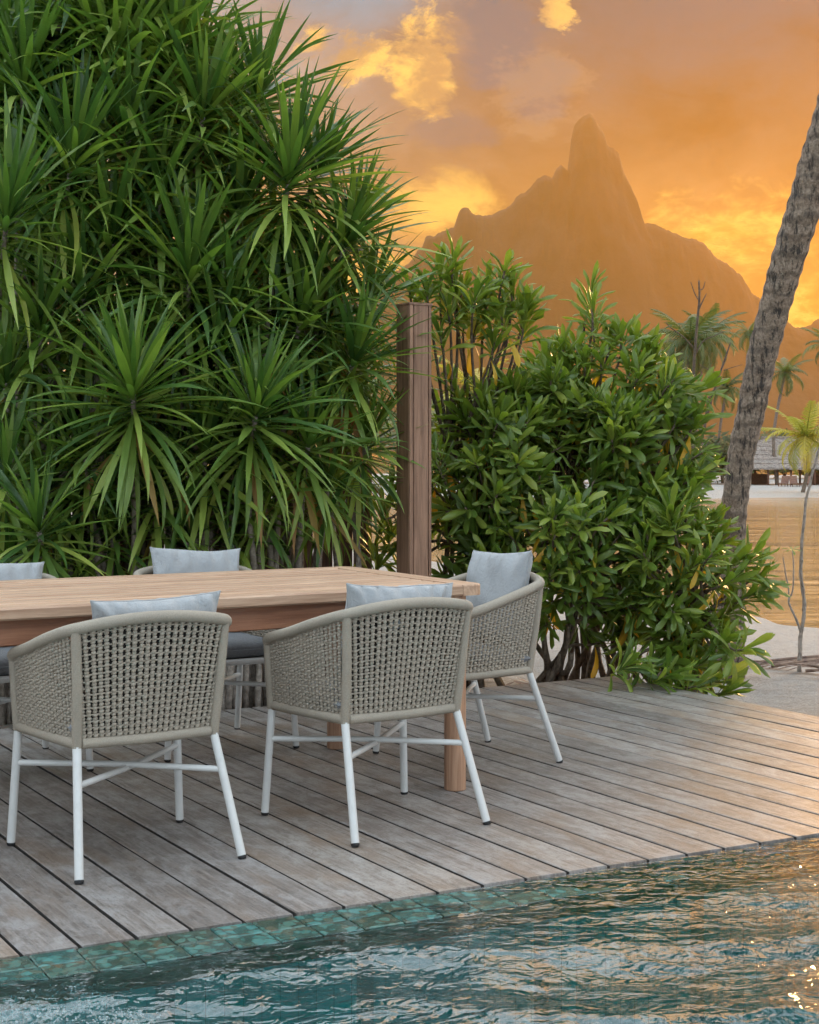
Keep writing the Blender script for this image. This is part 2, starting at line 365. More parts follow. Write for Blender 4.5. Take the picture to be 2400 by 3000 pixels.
def m_sand():
    m, N, b, o = mat('coral sand'); tc = N.new('ShaderNodeTexCoord'); v = tc.outputs['Object']
    g = N.noise(v, 90, 4, 0.7); big = N.noise(v, 0.9, 5, 0.6); mid = N.noise(v, 7.0, 6, 0.65, 0.4)
    c = N.mix(N.rng(g, 0.3, 0.7), (0.28, 0.265, 0.24), (0.43, 0.415, 0.39))
    c = N.mix(N.rng(mid, 0.46, 0.62, 0, 0.45), c, (0.25, 0.235, 0.21))
    debris = N.noise(v, 38, 5, 0.7)
    c = N.mix(N.rng(debris, 0.60, 0.68, 0, 0.65), c, (0.13, 0.105, 0.08))
    sp = N.new('ShaderNodeSeparateXYZ'); N.l.new(v, sp.inputs[0])
    # the planted bed behind the deck is coarser and greyer, with soil and litter
    dv = N.math('SUBTRACT', N.math('MULTIPLY', sp.outputs[1], 1.0), 6.0); du = N.math('SUBTRACT', 6.6, sp.outputs[0])
    bed = N.math('MULTIPLY', N.rng(N.math('ADD', du, mid), 0.0, 1.6), N.rng(N.math('SUBTRACT', 12.0, sp.outputs[1]), 0.0, 2.0))
    bedc = N.mix(N.rng(mid, 0.35, 0.65), (0.15, 0.13, 0.10), (0.36, 0.335, 0.29))
    bedc = N.mix(N.rng(debris, 0.55, 0.66, 0, 0.7), bedc, (0.05, 0.045, 0.03))
    c = N.mix(N.math('MULTIPLY', bed, 0.85), c, bedc)
    N.put(b.inputs['Base Color'], c); N.put(b.inputs['Roughness'], 0.9)
    N.put(b.inputs['Normal'], N.bump(N.math('ADD', N.math('MULTIPLY', mid, 1.0), N.math('MULTIPLY', g, 0.25)), 0.9, 0.11)); return m
M['sand'] = m_sand()
def m_lagoon():
    m, N, b, o = mat('lagoon water'); tc = N.new('ShaderNodeTexCoord'); v = N.mapping(tc.outputs['Object'], rot=(0, 0, AZ))
    w1 = N.noise(N.mapping(v, scale=(0.8, 2.4, 1)), 3.0, 4, 0.6, 0.3); w2 = N.noise(N.mapping(v, scale=(1, 2.2, 1)), 0.35, 3, 0.5, 0.3)
    w3 = N.noise(N.mapping(v, scale=(1, 2.6, 1)), 0.09, 3, 0.6, 0.5)
    N.put(b.inputs['Base Color'], (0.24, 0.15, 0.06)); N.put(b.inputs['Roughness'], 0.05); N.put(b.inputs['IOR'], 2.4)
    N.put(b.inputs['Specular IOR Level'], 0.5)
    N.put(b.inputs['Normal'], N.bump(N.math('ADD', N.math('MULTIPLY', w1, 0.35), N.math('ADD', N.math('MULTIPLY', w2, 0.8), N.math('MULTIPLY', w3, 4.0))), 0.6, 0.16)); return m
M['lagoon'] = m_lagoon()
def m_pool():
    m, N, b, o = mat('pool water'); tc = N.new('ShaderNodeTexCoord'); v = N.mapping(tc.outputs['Object'], rot=(0, 0, R(20)))
    w1 = N.noise(N.mapping(v, scale=(1, 1.5, 1)), 17.0, 2, 0.5, 0.6); w2 = N.noise(v, 60.0, 2, 0.5, 0.4)
    nb = N.bump(N.math('ADD', w1, N.math('MULTIPLY', w2, 0.05)), 0.45, 0.022)
    fr = N.new('ShaderNodeFresnel'); fr.inputs[0].default_value = 1.85; N.l.new(nb, fr.inputs[1])
    gl = N.new('ShaderNodeBsdfGlossy'); N.put(gl.inputs['Roughness'], 0.045); N.l.new(nb, gl.inputs['Normal']); N.put(gl.inputs[0], (1, 1, 1))
    tr = N.new('ShaderNodeBsdfTransparent'); N.put(tr.inputs[0], (0.66, 0.93, 0.93))
    mx = N.new('ShaderNodeMixShader'); N.l.new(fr.outputs[0], mx.inputs[0]); N.l.new(tr.outputs[0], mx.inputs[1]); N.l.new(gl.outputs[0], mx.inputs[2])
    N.l.new(mx.outputs[0], o.inputs[0]); N.n.remove(b); return m
M['pool'] = m_pool()
def m_pooltile(name='pool tile'):
    m, N, b, o = mat(name); v = obj_coord(N)
    vo = N.new('ShaderNodeTexVoronoi'); N.put(vo.inputs['Scale'], 38.0); N.l.new(N.vmath('ADD', v, N.vmath('SCALE', N.noise(v, 20, 3, color=True), scale=0.03)), vo.inputs['Vector'])
    n = N.noise(v, 30, 6, 0.68, 1.0)
    c = N.ramp(n, [(0.28, (0.025, 0.055, 0.050)), (0.43, (0.055, 0.135, 0.125)), (0.54, (0.10, 0.22, 0.20)), (0.60, (0.15, 0.125, 0.075)), (0.74, (0.17, 0.30, 0.27))])
    vs_ = N.new('ShaderNodeSeparateColor'); N.l.new(vo.outputs['Color'], vs_.inputs[0])
    cell = N.ramp(vs_.outputs[0], [(0.0, (0.03, 0.07, 0.065)), (0.3, (0.07, 0.17, 0.16)), (0.5, (0.13, 0.105, 0.07)), (0.65, (0.10, 0.24, 0.23)), (0.9, (0.055, 0.075, 0.055)), (1.0, (0.20, 0.36, 0.34))], 'CONSTANT')
    c = N.mix(0.6, c, cell)
    c = N.mix(N.rng(vo.outputs['Distance'], 0.45, 0.8, 0, 0.6), c, (0.03, 0.05, 0.04))
    hue = N.ramp(rnd(N), [(0, (0.75, 0.62, 0.50)), (0.35, (0.80, 0.80, 0.74)), (0.75, (0.72, 0.88, 0.85)), (0.97, (0.8, 1.05, 1.05)), (1.0, (0.4, 1.1, 1.8))])
    N.put(b.inputs['Base Color'], N.mix(1.0, c, hue, 'MULTIPLY')); N.put(b.inputs['Roughness'], 0.22)
    N.put(b.inputs['Normal'], N.bump(n, 0.15, 0.004)); return m
M['tile'] = m_pooltile()
M['grout'] = m_plain('grout', (0.16, 0.17, 0.14), (0.27, 0.27, 0.22), 30, 0.8)
def m_basin():
    m, N, b, o = mat('pool basin tile'); tc = N.new('ShaderNodeTexCoord'); v = tc.outputs['Object']
    br = N.new('ShaderNodeTexBrick'); N.l.new(v, br.inputs[0]); N.put(br.inputs['Scale'], 10.0); br.offset = 0
    N.put(br.inputs['Color1'], (0.08, 0.42, 0.44)); N.put(br.inputs['Color2'], (0.14, 0.54, 0.55)); N.put(br.inputs['Mortar'], (0.08, 0.28, 0.28)); N.put(br.inputs['Mortar Size'], 0.012)
    n = N.noise(v, 5, 5, 0.6)
    N.put(b.inputs['Base Color'], N.mix(N.rng(n, 0.3, 0.7, 0, 0.5), br.outputs[0], (0.05, 0.27, 0.28))); N.put(b.inputs['Roughness'], 0.4); return m
M['basin'] = m_basin()
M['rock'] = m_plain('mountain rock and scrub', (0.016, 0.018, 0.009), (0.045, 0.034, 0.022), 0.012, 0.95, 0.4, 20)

# ------------------------------------------------------------------ ground, sea, mountain
POOL = (-6.0, 5.15, -3.0, 3.70)          # pool outline in deck axes
def edge_v(u): return 3.735 - 0.046*(u-1.07)     # deck / coping line
WATER_Z = -1.70
def ss(a, b, x):
    t = np.clip((x-a)/(b-a), 0, 1); return t*t*(3-2*t)
def ground_z(u, v):
    X = u*cA - v*sA; Y = u*sA + v*cA
    s = (Y + 2.6*X - 44.2)/2.79
    z = -0.27 - 1.43*np.clip((s+10)/10, 0, 1.9)
    left = ss(6.4, 5.0, u)*ss(14, 9, v)
    z = z*(1-left) + left*(-0.13)
    far = ss(93, 104, Y)*ss(265, 240, Y)
    z = np.maximum(z, -3.2 + far*1.75)
    z = np.where(Y > 93, -3.2 + 1.75*far, z)
    z = np.where(Y > 60, np.minimum(z, -3.2+1.75*far), z)
    near = (np.hypot(u-6, v-9) < 30)
    z = z + near*(0.035*np.sin(u*2.1+v*1.3)+0.03*np.sin(u*3.7-v*2.9+1.0))*np.where(left > 0.5, 0.5, 1.0)
    inpool = (u > POOL[0]-0.25) & (u < POOL[1]+0.2) & (v > POOL[2]-0.25) & (v < 3.9)
    z = np.where(inpool, -1.6, z)
    under = (u < 5.33) & (v < 6.7) & (v > 3.6)
    z = np.where(under & ~inpool, np.minimum(z, -0.2), z)
    return z
def axis_lines(lo, hi, step, far, grow=1.35):
    a = list(np.arange(lo, hi+1e-6, step)); s = step; x = hi
    while x < far: s = min(s*grow, 400); x += s; a.append(x)
    s = step; x = lo; b = []
    while x > -far: s = min(s*grow, 400); x -= s; b.append(x)
    return np.array(b[::-1]+a)
def heightgrid(name, us, vs, zf, m, smooth=True):
    U, V = np.meshgrid(us, vs); Z = zf(U, V); nx, ny = len(us), len(vs)
    co = np.stack([U, V, Z], -1).reshape(-1, 3)
    i = np.arange(nx*ny).reshape(ny, nx); q = np.stack([i[:-1, :-1], i[:-1, 1:], i[1:, 1:], i[1:, :-1]], -1).reshape(-1, 4)
    me = bpy.data.meshes.new(name); me.vertices.add(len(co)); me.vertices.foreach_set('co', co.ravel())
    me.loops.add(q.size); me.loops.foreach_set('vertex_index', q.ravel().astype(np.int32))
    me.polygons.add(len(q)); me.polygons.foreach_set('loop_start', np.arange(0, q.size, 4, dtype=np.int32))
    if smooth: me.polygons.foreach_set('use_smooth', np.ones(len(q), bool))
    me.update(calc_edges=True); me.validate(); me.materials.append(m)
    return link(bpy.data.objects.new(name, me))
gu = axis_lines(-8.0, 12.0, 0.2, 4000); gv = axis_lines(-5.0, 30.0, 0.2, 4000)
tag(heightgrid('ground', gu, gv, ground_z, M['sand']), kind='structure')
sea = MB().add([W(-2950, -150, WATER_Z), W(2950, -150, WATER_Z), W(2950, 4700, WATER_Z), W(-2950, 4700, WATER_Z)], [(0, 1, 2, 3)]).build('lagoon_water', M['lagoon'])
tag(sea, kind='structure')

PROFILE = [(-1500, 1290), (-500, 1260), (200, 1150), (700, 1000), (1000, 880), (1196, 774), (1239, 722), (1248, 691), (1290, 676), (1330, 665), (1348, 616), (1374, 613), (1387, 626), (1422, 628), (1439, 635), (1470, 619), (1509, 578), (1543, 557), (1574, 526), (1604, 515), (1617, 522), (1630, 496), (1643, 487), (1657, 496), (1664, 509), (1667, 470), (1672, 409), (1683, 361), (1709, 337), (1726, 333), (1743, 348), (1770, 387), (1778, 413), (1813, 452), (1826, 504), (1865, 578), (1887, 652), (1957, 674), (2057, 706), (2100, 752), (2170, 800), (2200, 857), (2222, 870), (2317, 948), (2348, 957), (2378, 952), (2400, 935), (2480, 905), (2600, 960), (2900, 1080), (3400, 1200), (4400, 1300)]
def mountain():
    px = np.array([p[0] for p in PROFILE], float); py = np.array([p[1] for p in PROFILE], float)
    D0 = 3250.0
    xs = np.unique(np.concatenate([np.arange(-1500, 1150, 40), np.arange(1150, 2420, 4), np.arange(2420, 4401, 40)])).astype(float)
    hh = (HY-np.interp(xs, px, py))*D0/F + H - WATER_Z
    X = (xs-CX)*D0/F
    hh = np.array([max(0, h+9*mnoise.fractal(Vector((x*0.03, 7.0, 1.0)), 0.8, 2.2, 4)*min(1, h/150)) for x, h in zip(X, hh)])
    ds = np.concatenate([np.linspace(-500, -400, 4), np.linspace(-380, -20, 30), [0], np.linspace(20, 900, 20)])
    sm = hh.copy()
    for _ in range(60): sm[1:-1] = (sm[:-2]+sm[1:-1]*2+sm[2:])/4
    co = []
    for d in ds:
        t = abs(d)/(520.0 if d < 0 else 1500.0)
        # the crest falls back quickly to the smoothed massif, then spreads to the shore
        k = math.exp(-abs(d)/90.0)
        base = sm*max(0.0, 1-t)**1.15*0.96
        z = hh*k + np.minimum(base, hh)*(1-k)
        for x, q in zip(X, z):
            nz = 0.0
            if d != 0:
                rr = mnoise.fractal(Vector((x*0.006, d*0.0035, 3.0)), 0.9, 2.1, 5)
                nz = -abs(rr)*min(1, abs(d)/60)*q*0.12
            co.append(W(x, D0+d, WATER_Z-0.4+max(0, q+nz)))
    nx, ny = len(xs), len(ds); mb = MB()
    mb.add(co, [(j*nx+i, j*nx+i+1, (j+1)*nx+i+1, (j+1)*nx+i) for j in range(ny-1) for i in range(nx-1)])
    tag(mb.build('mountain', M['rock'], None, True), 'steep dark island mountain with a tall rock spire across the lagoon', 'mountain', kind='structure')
mountain()

# ------------------------------------------------------------------ pool
def pool():
    u0, u1, v0, _ = POOL; zb = -1.35
    f = lambda u: edge_v(u)-0.195
    wt = 0.0
    mb = MB()
    vs = [(u0, v0, zb), (u1, v0, zb), (u1, f(u1), zb), (u0, f(u0), zb), (u0, v0, -0.03), (u1, v0, -0.03), (u1, f(u1), -0.06), (u0, f(u0), -0.06)]
    mb.add(vs, [(0, 1, 2, 3), (0, 4, 5, 1), (1, 5, 6, 2), (2, 6, 7, 3), (3, 7, 4, 0)])
    tag(mb.build('pool_basin', M['basin']), kind='structure')
    # water: a fine grid of travelling ripples
    us = np.concatenate([np.arange(u0, 0.4, 0.10), np.arange(0.4, u1+0.19, 0.016)]); vs_ = np.concatenate([np.arange(v0, 1.7, 0.10), np.arange(1.7, 3.80, 0.014)])
    r = np.random.default_rng(3)
    waves = []
    for i in range(30):
        lam = 0.070*(1.085**i); an = r.normal(R(62), 0.55)
        waves.append((2*math.pi/lam*math.cos(an), 2*math.pi/lam*math.sin(an), r.uniform(0, 6.28), lam*0.0125))
    def zf(U, V):
        Z = np.zeros_like(U); wu = U+0.05*np.sin(3.1*V+1.2*U); wv = V+0.05*np.sin(2.7*U-1.9*V)
        amp = 0.75+0.5*np.sin(1.3*U+0.7)*np.cos(1.7*V)
        for a, b, p, q in waves: Z += q*(1-np.abs(np.sin((a*wu+b*wv+p)/2)))*1.35 - q*0.5
        # a return jet under the surface
        d = np.hypot(U-3.6, (V-3.0)*1.2); Z += 0.006*np.exp(-(d/0.55)**2)*np.cos(d*26)
        calm = np.clip((U-1.9)/0.9, 0, 1)
        fade = np.clip((edge_v(U)+0.02-V)/(0.60-0.35*calm), 0.05, 1)
        return -0.0065 + Z*amp*fade*(1-0.35*np.clip((U-3.0)/0.8, 0, 1))
    w = heightgrid('pool_water', us, vs_, zf, M['pool'])
    # trim the water at the deck line
    me = w.data; n = len(me.vertices); co = np.empty(n*3); me.vertices.foreach_get('co', co); co = co.reshape(-1, 3)
    co[:, 1] = np.minimum(co[:, 1], edge_v(co[:, 0])-0.002); me.vertices.foreach_set('co', co.ravel()); me.update()
    tag(w, kind='structure')
    # coping: two rows of mottled green tiles, dipping slowly under the water towards the right
    cz = lambda u: -0.0005 - 0.0038*max(0.0, (u-0.8))
    root = tag(empty('pool_coping', (0, 0, 0)), kind='structure')
    bed = MB(); A = (u0, edge_v(u0)); B = (u1+0.2, edge_v(u1+0.2))
    d = Vector((1, -0.046, 0)).normalized(); nrm = Vector((d.y, -d.x, 0))
    for ua, ub in zip(np.arange(u0, u1+0.2, 0.4)[:-1], np.arange(u0, u1+0.2, 0.4)[1:]):
        q = []
        for uu in (ua, ub):
            for w_, dz in ((-0.001, -0.007), (-0.193, -0.007), (-0.193, -0.16), (-0.001, -0.16)):
                q.append((uu, edge_v(uu)+w_, cz(uu)+dz))
        bed.add(q, [(0, 4, 5, 1), (1, 5, 6, 2), (2, 6, 7, 3), (3, 7, 4, 0)])
    bed.build('grout_bed', M['grout'], root)
    tw = 0.0945; L = 0.118; g = 0.0035
    hw, hl, c, h = (tw-g)/2, (L-g)/2, 0.003, 0.008
    prof = [(-hl, -h), (-hl, -c), (-hl+c, 0), (hl-c, 0), (hl, -c), (hl, -h)]
    t = MB()
    vs2 = [(-hl, -hw, -h), (hl, -hw, -h), (hl, hw, -h), (-hl, hw, -h), (-hl, -hw, -c), (hl, -hw, -c), (hl, hw, -c), (-hl, hw, -c), (-hl+c, -hw+c, 0), (hl-c, -hw+c, 0), (hl-c, hw-c, 0), (-hl+c, hw-c, 0)]
    t.add(vs2, [(3, 2, 1, 0), (0, 1, 5, 4), (1, 2, 6, 5), (2, 3, 7, 6), (3, 0, 4, 7), (4, 5, 9, 8), (5, 6, 10, 9), (6, 7, 11, 10), (7, 4, 8, 11), (8, 9, 10, 11)])
    tme = t.mesh('tile', M['tile'])
    k = 0; uu = 0.35
    while uu < u1+0.1:
        for row in (0, 1):
            o = bpy.data.objects.new('tile', tme); o.location = (uu, edge_v(uu)-0.0485-row*0.096, cz(uu)+random.uniform(-0.0008, 0.0008))
            o.rotation_euler = (random.uniform(-.006, .006), 0.0038 if uu > 0.7 else 0, -0.046+random.uniform(-.006, .006)); link(o, root)
        uu += L
    # side and rear copings, out of view
    mb = MB(); mb.box((u0-0.25, v0-0.25, -0.2), (u0, edge_v(u0), 0.0)); mb.box((u0, v0-0.25, -0.2), (u1+0.2, v0, 0.0)); mb.box((u1, v0, -0.35), (u1+0.22, edge_v(u1)-0.2, -0.034))
    mb.build('coping_stone', M['grout'], root)
    # bubbles of a jet breaking at the near corner
    fo = MB(); rr = random.Random(5)
    for cx, cy, n, sp in ((30, 2945, 110, .050), (100, 2965, 90, .045), (210, 2905, 60, .035), (270, 2925, 60, .035), (300, 2950, 30, .025), (350, 2985, 60, .035), (150, 2985, 70, .05), (40, 2985, 90, .06), (310, 2995, 30, .03), (85, 2915, 25, .03), (230, 2960, 30, .04)):
        p0 = PX(cx, cy, F*(H+0.0065)/(cy-HY))
        for _ in range(int(n*1.6)):
            a = rr.uniform(0, 6.28); q = abs(rr.gauss(0, 1))*sp; s = rr.uniform(.0012, .0034)*(1 if rr.random() < .85 else 1.6)
            c0 = Vector((p0.x+math.cos(a)*q*1.3, p0.y+math.sin(a)*q, -0.005+rr.uniform(0, .010)*math.exp(-q/sp)))
            vs3 = []
            for j in range(3):
                th = j*0.5; 
                for i in range(6): vs3.append(c0+Vector((math.cos(i*1.047)*math.cos(th), math.sin(i*1.047)*math.cos(th), math.sin(th)))*s)
            vs3.append(c0+Vector((0, 0, s)))
            fo.add(vs3, [(j*6+i, j*6+(i+1) % 6, j*6+6+(i+1) % 6, j*6+6+i) for j in range(2) for i in range(6)]+[(12+i, 12+(i+1) % 6, 18) for i in range(6)])
    m, N, b, o = mat('foam'); N.put(b.inputs['Base Color'], (0.75, 0.8, 0.8)); N.put(b.inputs['Roughness'], 0.15); N.put(b.inputs['Transmission Weight'], 0.8); N.put(b.inputs['IOR'], 1.2)
    tag(fo.build('foam', m, None, True), 'white bubbles of foam on the pool water in the near corner', 'foam', kind='stuff')
pool()

# ------------------------------------------------------------------ deck
DECK_R, PITCH = 5.345, 0.1462
def deck():
    root = tag(empty('deck', (0, 0, 0)), kind='structure')
    w = PITCH/2-0.0052; c = 0.0025; th = 0.042
    prof = [(-w, -th), (w, -th), (w, -c), (w-c*.7, -c*.25), (w-c*1.6, 0), (-w+c*1.6, 0), (-w+c*.7, -c*.25), (-w, -c)]
    u = DECK_R-PITCH/2; k = 0
    while u > -2.2:
        va = edge_v(u)+0.004; vb = 6.87-0.026*(u-1.9)
        mb = MB()
        # sweep along v: side axis is +u
        a = Vector((0, va, 0)); b = Vector((0, vb, 0)); n = len(prof)
        V1 = [(p, edge_v(u+p)+0.004, q) for p, q in prof]; mid = []
        for t in (0.25, 0.5, 0.75):
            mid += [(p+0.0008*math.sin(k*7+t*9), va+(vb-va)*t, q+0.0008*math.sin(k*3+t*11)) for p, q in prof]
        V2 = [(p, 6.87-0.026*(u+p-1.9), q) for p, q in prof]
        fs = []
        for s in range(4): fs += [(s*n+i, s*n+(i+1) % n, (s+1)*n+(i+1) % n, (s+1)*n+i) for i in range(n)]
        fs += [tuple(range(n-1, -1, -1)), tuple(range(4*n, 5*n))]
        mb.add(V1+mid+V2, [tuple(reversed(f)) for f in fs])
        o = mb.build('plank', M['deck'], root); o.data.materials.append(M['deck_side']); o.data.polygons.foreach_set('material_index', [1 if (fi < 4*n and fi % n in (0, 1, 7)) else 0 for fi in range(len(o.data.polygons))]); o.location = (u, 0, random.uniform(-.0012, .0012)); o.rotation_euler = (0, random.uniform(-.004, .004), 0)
        u -= PITCH; k += 1
    fr = MB()
    for v in np.arange(4.1, 6.8, 0.5): fr.box((-2.2, v-0.03, -0.16), (DECK_R-0.02, v+0.03, -0.046))
    fr.build('joist', M['fence'], root)
    e = MB(); va, vb = edge_v(DECK_R)+.01, 6.78
    e.box((DECK_R-0.028, va, -0.2), (DECK_R-0.004, vb-.01, -0.045)); e.box((-2.2, 6.70, -0.16), (DECK_R-0.03, 6.725, -0.045))
    e.build('edge_board', M['deck'], root)
deck()

# ------------------------------------------------------------------ table
def table():
    u0, u1, v0, v1, zt = 0.35, 3.120, 4.715, 5.775, 0.757
    root = tag(empty('dining_table', ((u0+u1)/2, (v0+v1)/2, 0)), 'long slatted teak dining table with round legs on the deck', 'table')
    ox, oy = root.location.x, root.location.y; T = 0.040
    def B(name, lo, hi, m, c=0.004):
        lo = Vector(lo)-Vector((ox, oy, 0)); hi = Vector(hi)-Vector((ox, oy, 0)); return MB().box(lo, hi, c).build(name, m, root)
    fw = 0.095
    # the frame boards, with rounded outer corners on the two ends
    B('frame_board', (u0+.10, v0, zt-T), (u1-.10, v0+fw, zt), M['teak_x'], .006); B('frame_board', (u0+.10, v1-fw, zt-T), (u1-.10, v1, zt), M['teak_x'], .006)
    for e, sg in ((u1, -1), (u0, 1)):
        r = 0.055; pts = []
        for (cx, cy, a0) in ((e+sg*r, v0+r, -90), (e+sg*r, v1-r, 0)):
            for i in range(7):
                a = R(a0+i*15); pts.append((cx-ox-sg*math.cos(a)*r, cy-oy+math.sin(a)*r))
        xi = e+sg*0.0985-ox; poly = pts+[(xi, v1-oy), (xi, v0-oy)]
        ins = [(x+(-.004 if x > (xi+e-ox)/2 else .004)*0, y) for x, y in poly]
        n = len(poly); vs = [(x, y, zt-T) for x, y in poly]+[(x, y, zt-.004) for x, y in poly]
        cxm, cym = xi, 0.0
        vs += [(x+(cxm-x)*0.04, y*0.9955, zt) for x, y in poly]
        fs = [(i, (i+1) % n, n+(i+1) % n, n+i) for i in range(n)]+[(n+i, n+(i+1) % n, 2*n+(i+1) % n, 2*n+i) for i in range(n)]+[tuple(range(n-1, -1, -1)), tuple(range(2*n, 3*n))]
        if sg > 0: fs = [tuple(reversed(f)) for f in fs]
        MB().add(vs, fs).build('end_board', M['teak_y'], root)
    ns = 10; a, b = v0+fw, v1-fw; g = 0.022; w = (b-a-g*(ns+1))/ns
    for i in range(ns):
        y = a+g+i*(w+g); B('slat', (u0+.104, y, zt-T+.004), (u1-.104, y+w, zt-0.0015), M['teak_x'], .003)
    ap = 0.085; i_ = 0.085
    B('apron', (u0+i_, v0+i_-.03, zt-T-ap), (u1-i_-.03, v0+i_, zt-T-.001), M['apron']); B('apron', (u0+i_, v1-i_, zt-T-ap), (u1-i_, v1-i_+.03, zt-T-.001), M['apron'])
    B('apron', (u1-i_-.03, v0+i_+.002, zt-T-ap), (u1-i_, v1-i_-.002, zt-T-.001), M['apron']); B('apron', (u0+i_, v0+i_+.002, zt-T-ap), (u0+i_+.03, v1-i_-.002, zt-T-.001), M['apron'])
    for lx in (u0+.095, u1-.095):
        for ly in (v0+.062, v1-.068):
            r = .040
            MB().tube([(lx-ox, ly-oy, z) for z in (0, .003, .35, zt-T-.001)], [r-.003, r, r, r], 24).build('leg', M['teak_z'], root, True, 40)
table()

# ------------------------------------------------------------------ armchair
def make_chair_meshes():
    me = {}
    RK, FK = (.220, -.145), (.268, .250); ZK = 0.378
    top = [(-.283, .250, .590), (-.286, .235, .607), (-.284, .10, .640), (-.277, -.04, .680), (-.262, -.135, .706), (-.236, -.188, .722), (-.17, -.208, .735), (-.085, -.215, .744), (0, -.217, .747)]
    top = catmull(top+[(-x, y, z) for x, y, z in top[-2::-1]], 8)
    def wrap(pts, r, sides=12, pitch=0.0070):
        P = resample(pts, pitch/2); 
        mb = MB(); mb.tube(P, [r*(1.0 if i % 2 else 0.87) for i in range(len(P))], sides); return mb
    me['top_rail'] = wrap(top, .0195).mesh('top_rail', M['rope'], True)
    for k, sg in (('l', -1), ('r', 1)):
        me['rear_post_'+k] = wrap([(sg*RK[0], RK[1], ZK-.012), (sg*.229, -.172, .55), (sg*.238, -.186, .712)], .0165).mesh('rear_post', M['rope'], True)
        me['front_post_'+k] = wrap([(sg*FK[0], FK[1], ZK-.012), (sg*.277, .250, .48), (sg*.283, .250, .595)], .0175).mesh('front_post', M['rope'], True)
        me['side_rail_'+k] = wrap([(sg*FK[0], FK[1]+.006, ZK), (sg*.247, .05, ZK), (sg*RK[0], RK[1], ZK)], .0175).mesh('side_rail', M['rope'], True)
        for nm, kk, ft in (('rear', RK, (.258, -.268)), ('front', FK, (.287, .266))):
            a = Vector((sg*kk[0], kk[1], ZK-.004)); b = Vector((sg*ft[0], ft[1], .010))
            me['leg_'+nm+k] = MB().tube([a, a.lerp(b, .5), b], .0135, 14).mesh('leg', M['white'], True, 40)
            dn = (b-a).normalized()
            me['foot_'+nm+k] = MB().tube([b-dn*.001, b+dn*.004, Vector((b.x+dn.x*.01, b.y+dn.y*.01, .0005))], [.0139, .0139, .011], 14).mesh('foot_cap', M['foot'], True, 40)
    me['rear_rail'] = wrap([(-RK[0]+.014, RK[1], ZK), (0, RK[1]-.012, ZK-.002), (RK[0]-.014, RK[1], ZK)], .0175).mesh('rear_rail', M['rope'], True)
    me['front_rail'] = MB().tube([(-FK[0]+.01, FK[1], ZK), (FK[0]-.01, FK[1], ZK)], .0135, 12).mesh('front_rail', M['white'], True, 40)
    # crossed stretchers
    def legpt(kk, ft, sg, z):
        t = (ZK-z)/(ZK); return Vector((sg*(kk[0]+(ft[0]-kk[0])*t), kk[1]+(ft[1]-kk[1])*t, z))
    for k, sg in (('l', -1), ('r', 1)):
        a = legpt(RK, (.258, -.268), sg, .262); b = legpt(FK, (.287, .266), -sg, .262); dz = Vector((0, 0, .0055*sg))
        me['stretcher_'+k] = MB().tube([a, a.lerp(b, .42)+dz, a.lerp(b, .56)+dz, b], .0098, 12).mesh('stretcher', M['white'], True, 40)
    pl = MB(); pl.prism([(-.235, -.010), (.235, -.010), (.235, .006), (-.235, .006)], (0, -.135, ZK), (0, .24, ZK)); me['seat_panel'] = pl.mesh('seat_panel', M['rope'])
    # knotted rope panels: columns of beads tied to thin cross cords
    def panel(bot, topc, ncol, pitch_z, nrm_out):
        mb = MB(); L = []
        for c in range(ncol):
            s = (c+.5)/ncol; a = bot(s); b = topc(s); L.append((a, b))
        colw = ((bot(1)-bot(0)).length+(topc(1)-topc(0)).length)/2/ncol
        for c, (a, b) in enumerate(L):
            d = b-a; n = max(3, int(d.length/pitch_z)); t = d.normalized()
            sd = (L[min(c+1, ncol-1)][0]-L[max(c-1, 0)][0]).normalized(); out = sd.cross(t).normalized()
            if out.dot(nrm_out) < 0: out = -out
            hz = d.length/n*.54
            ph = random.uniform(-.08, .08)
            for i in range(n):
                p = a+d*((i+.5+ph*.5)/n); wob = .0006*math.sin(i*12.9+c*7.7)
                p = p+out*(.0012*(-1)**(i+c)+wob); wx = colw*.425*(1+.06*math.sin(i*5.1+c*3.3)); wy = .0058
                vs = []
                for zz, k in ((-hz, .55), (-hz*.35, 1.0), (hz*.45, .96), (hz, .55)):
                    for j in range(6):
                        an = j*math.pi/3; vs.append(p+t*(zz+(.0016*math.cos(an) if abs(zz) < hz else 0))+sd*math.cos(an)*wx*k+out*math.sin(an)*wy*k)
                fs = [(r*6+j, r*6+(j+1) % 6, r*6+6+(j+1) % 6, r*6+6+j) for r in range(3) for j in range(6)]
                mb.add(vs, fs)
        nr = int((L[ncol//2][1]-L[ncol//2][0]).length/(pitch_z*2))
        for i in range(nr):
            t = (i+.5)/nr; P = [a.lerp(b, t) for a, b in L]
            mb.tube([bot(0).lerp(topc(0), t)]+P+[bot(1).lerp(topc(1), t)], .0028, 5, False)
        return mb.mesh('weave', M['rope'], True)
    M['lining'] = M.get('lining') or m_plain('dark lining', (0.020, 0.017, 0.014), (0.04, 0.035, 0.03), 60)  # colour of an added sheet that paints the shade in the weave holes
    tp = resample(top, .004)
    def top_between(y0, y1, sg):
        q = [p for p in tp if p.x*sg > 0 and y0 <= p.y <= y1]; q.sort(key=lambda p: -p.y); return q
    backtop = [p for p in tp if p.y < -.180]; backtop.sort(key=lambda p: p.x)
    def at(seq): 
        return lambda s: seq[min(len(seq)-1, max(0, int(round(s*(len(seq)-1)))))]+Vector((0, 0, -.014))
    me['weave_back'] = panel(lambda s: Vector((-RK[0]+.012+s*(2*RK[0]-.024), RK[1]-.012*math.sin(math.pi*s), ZK+.014)), at(backtop), 23, .0106, Vector((0, -1, 0)))
    ln = MB(); nn = 16
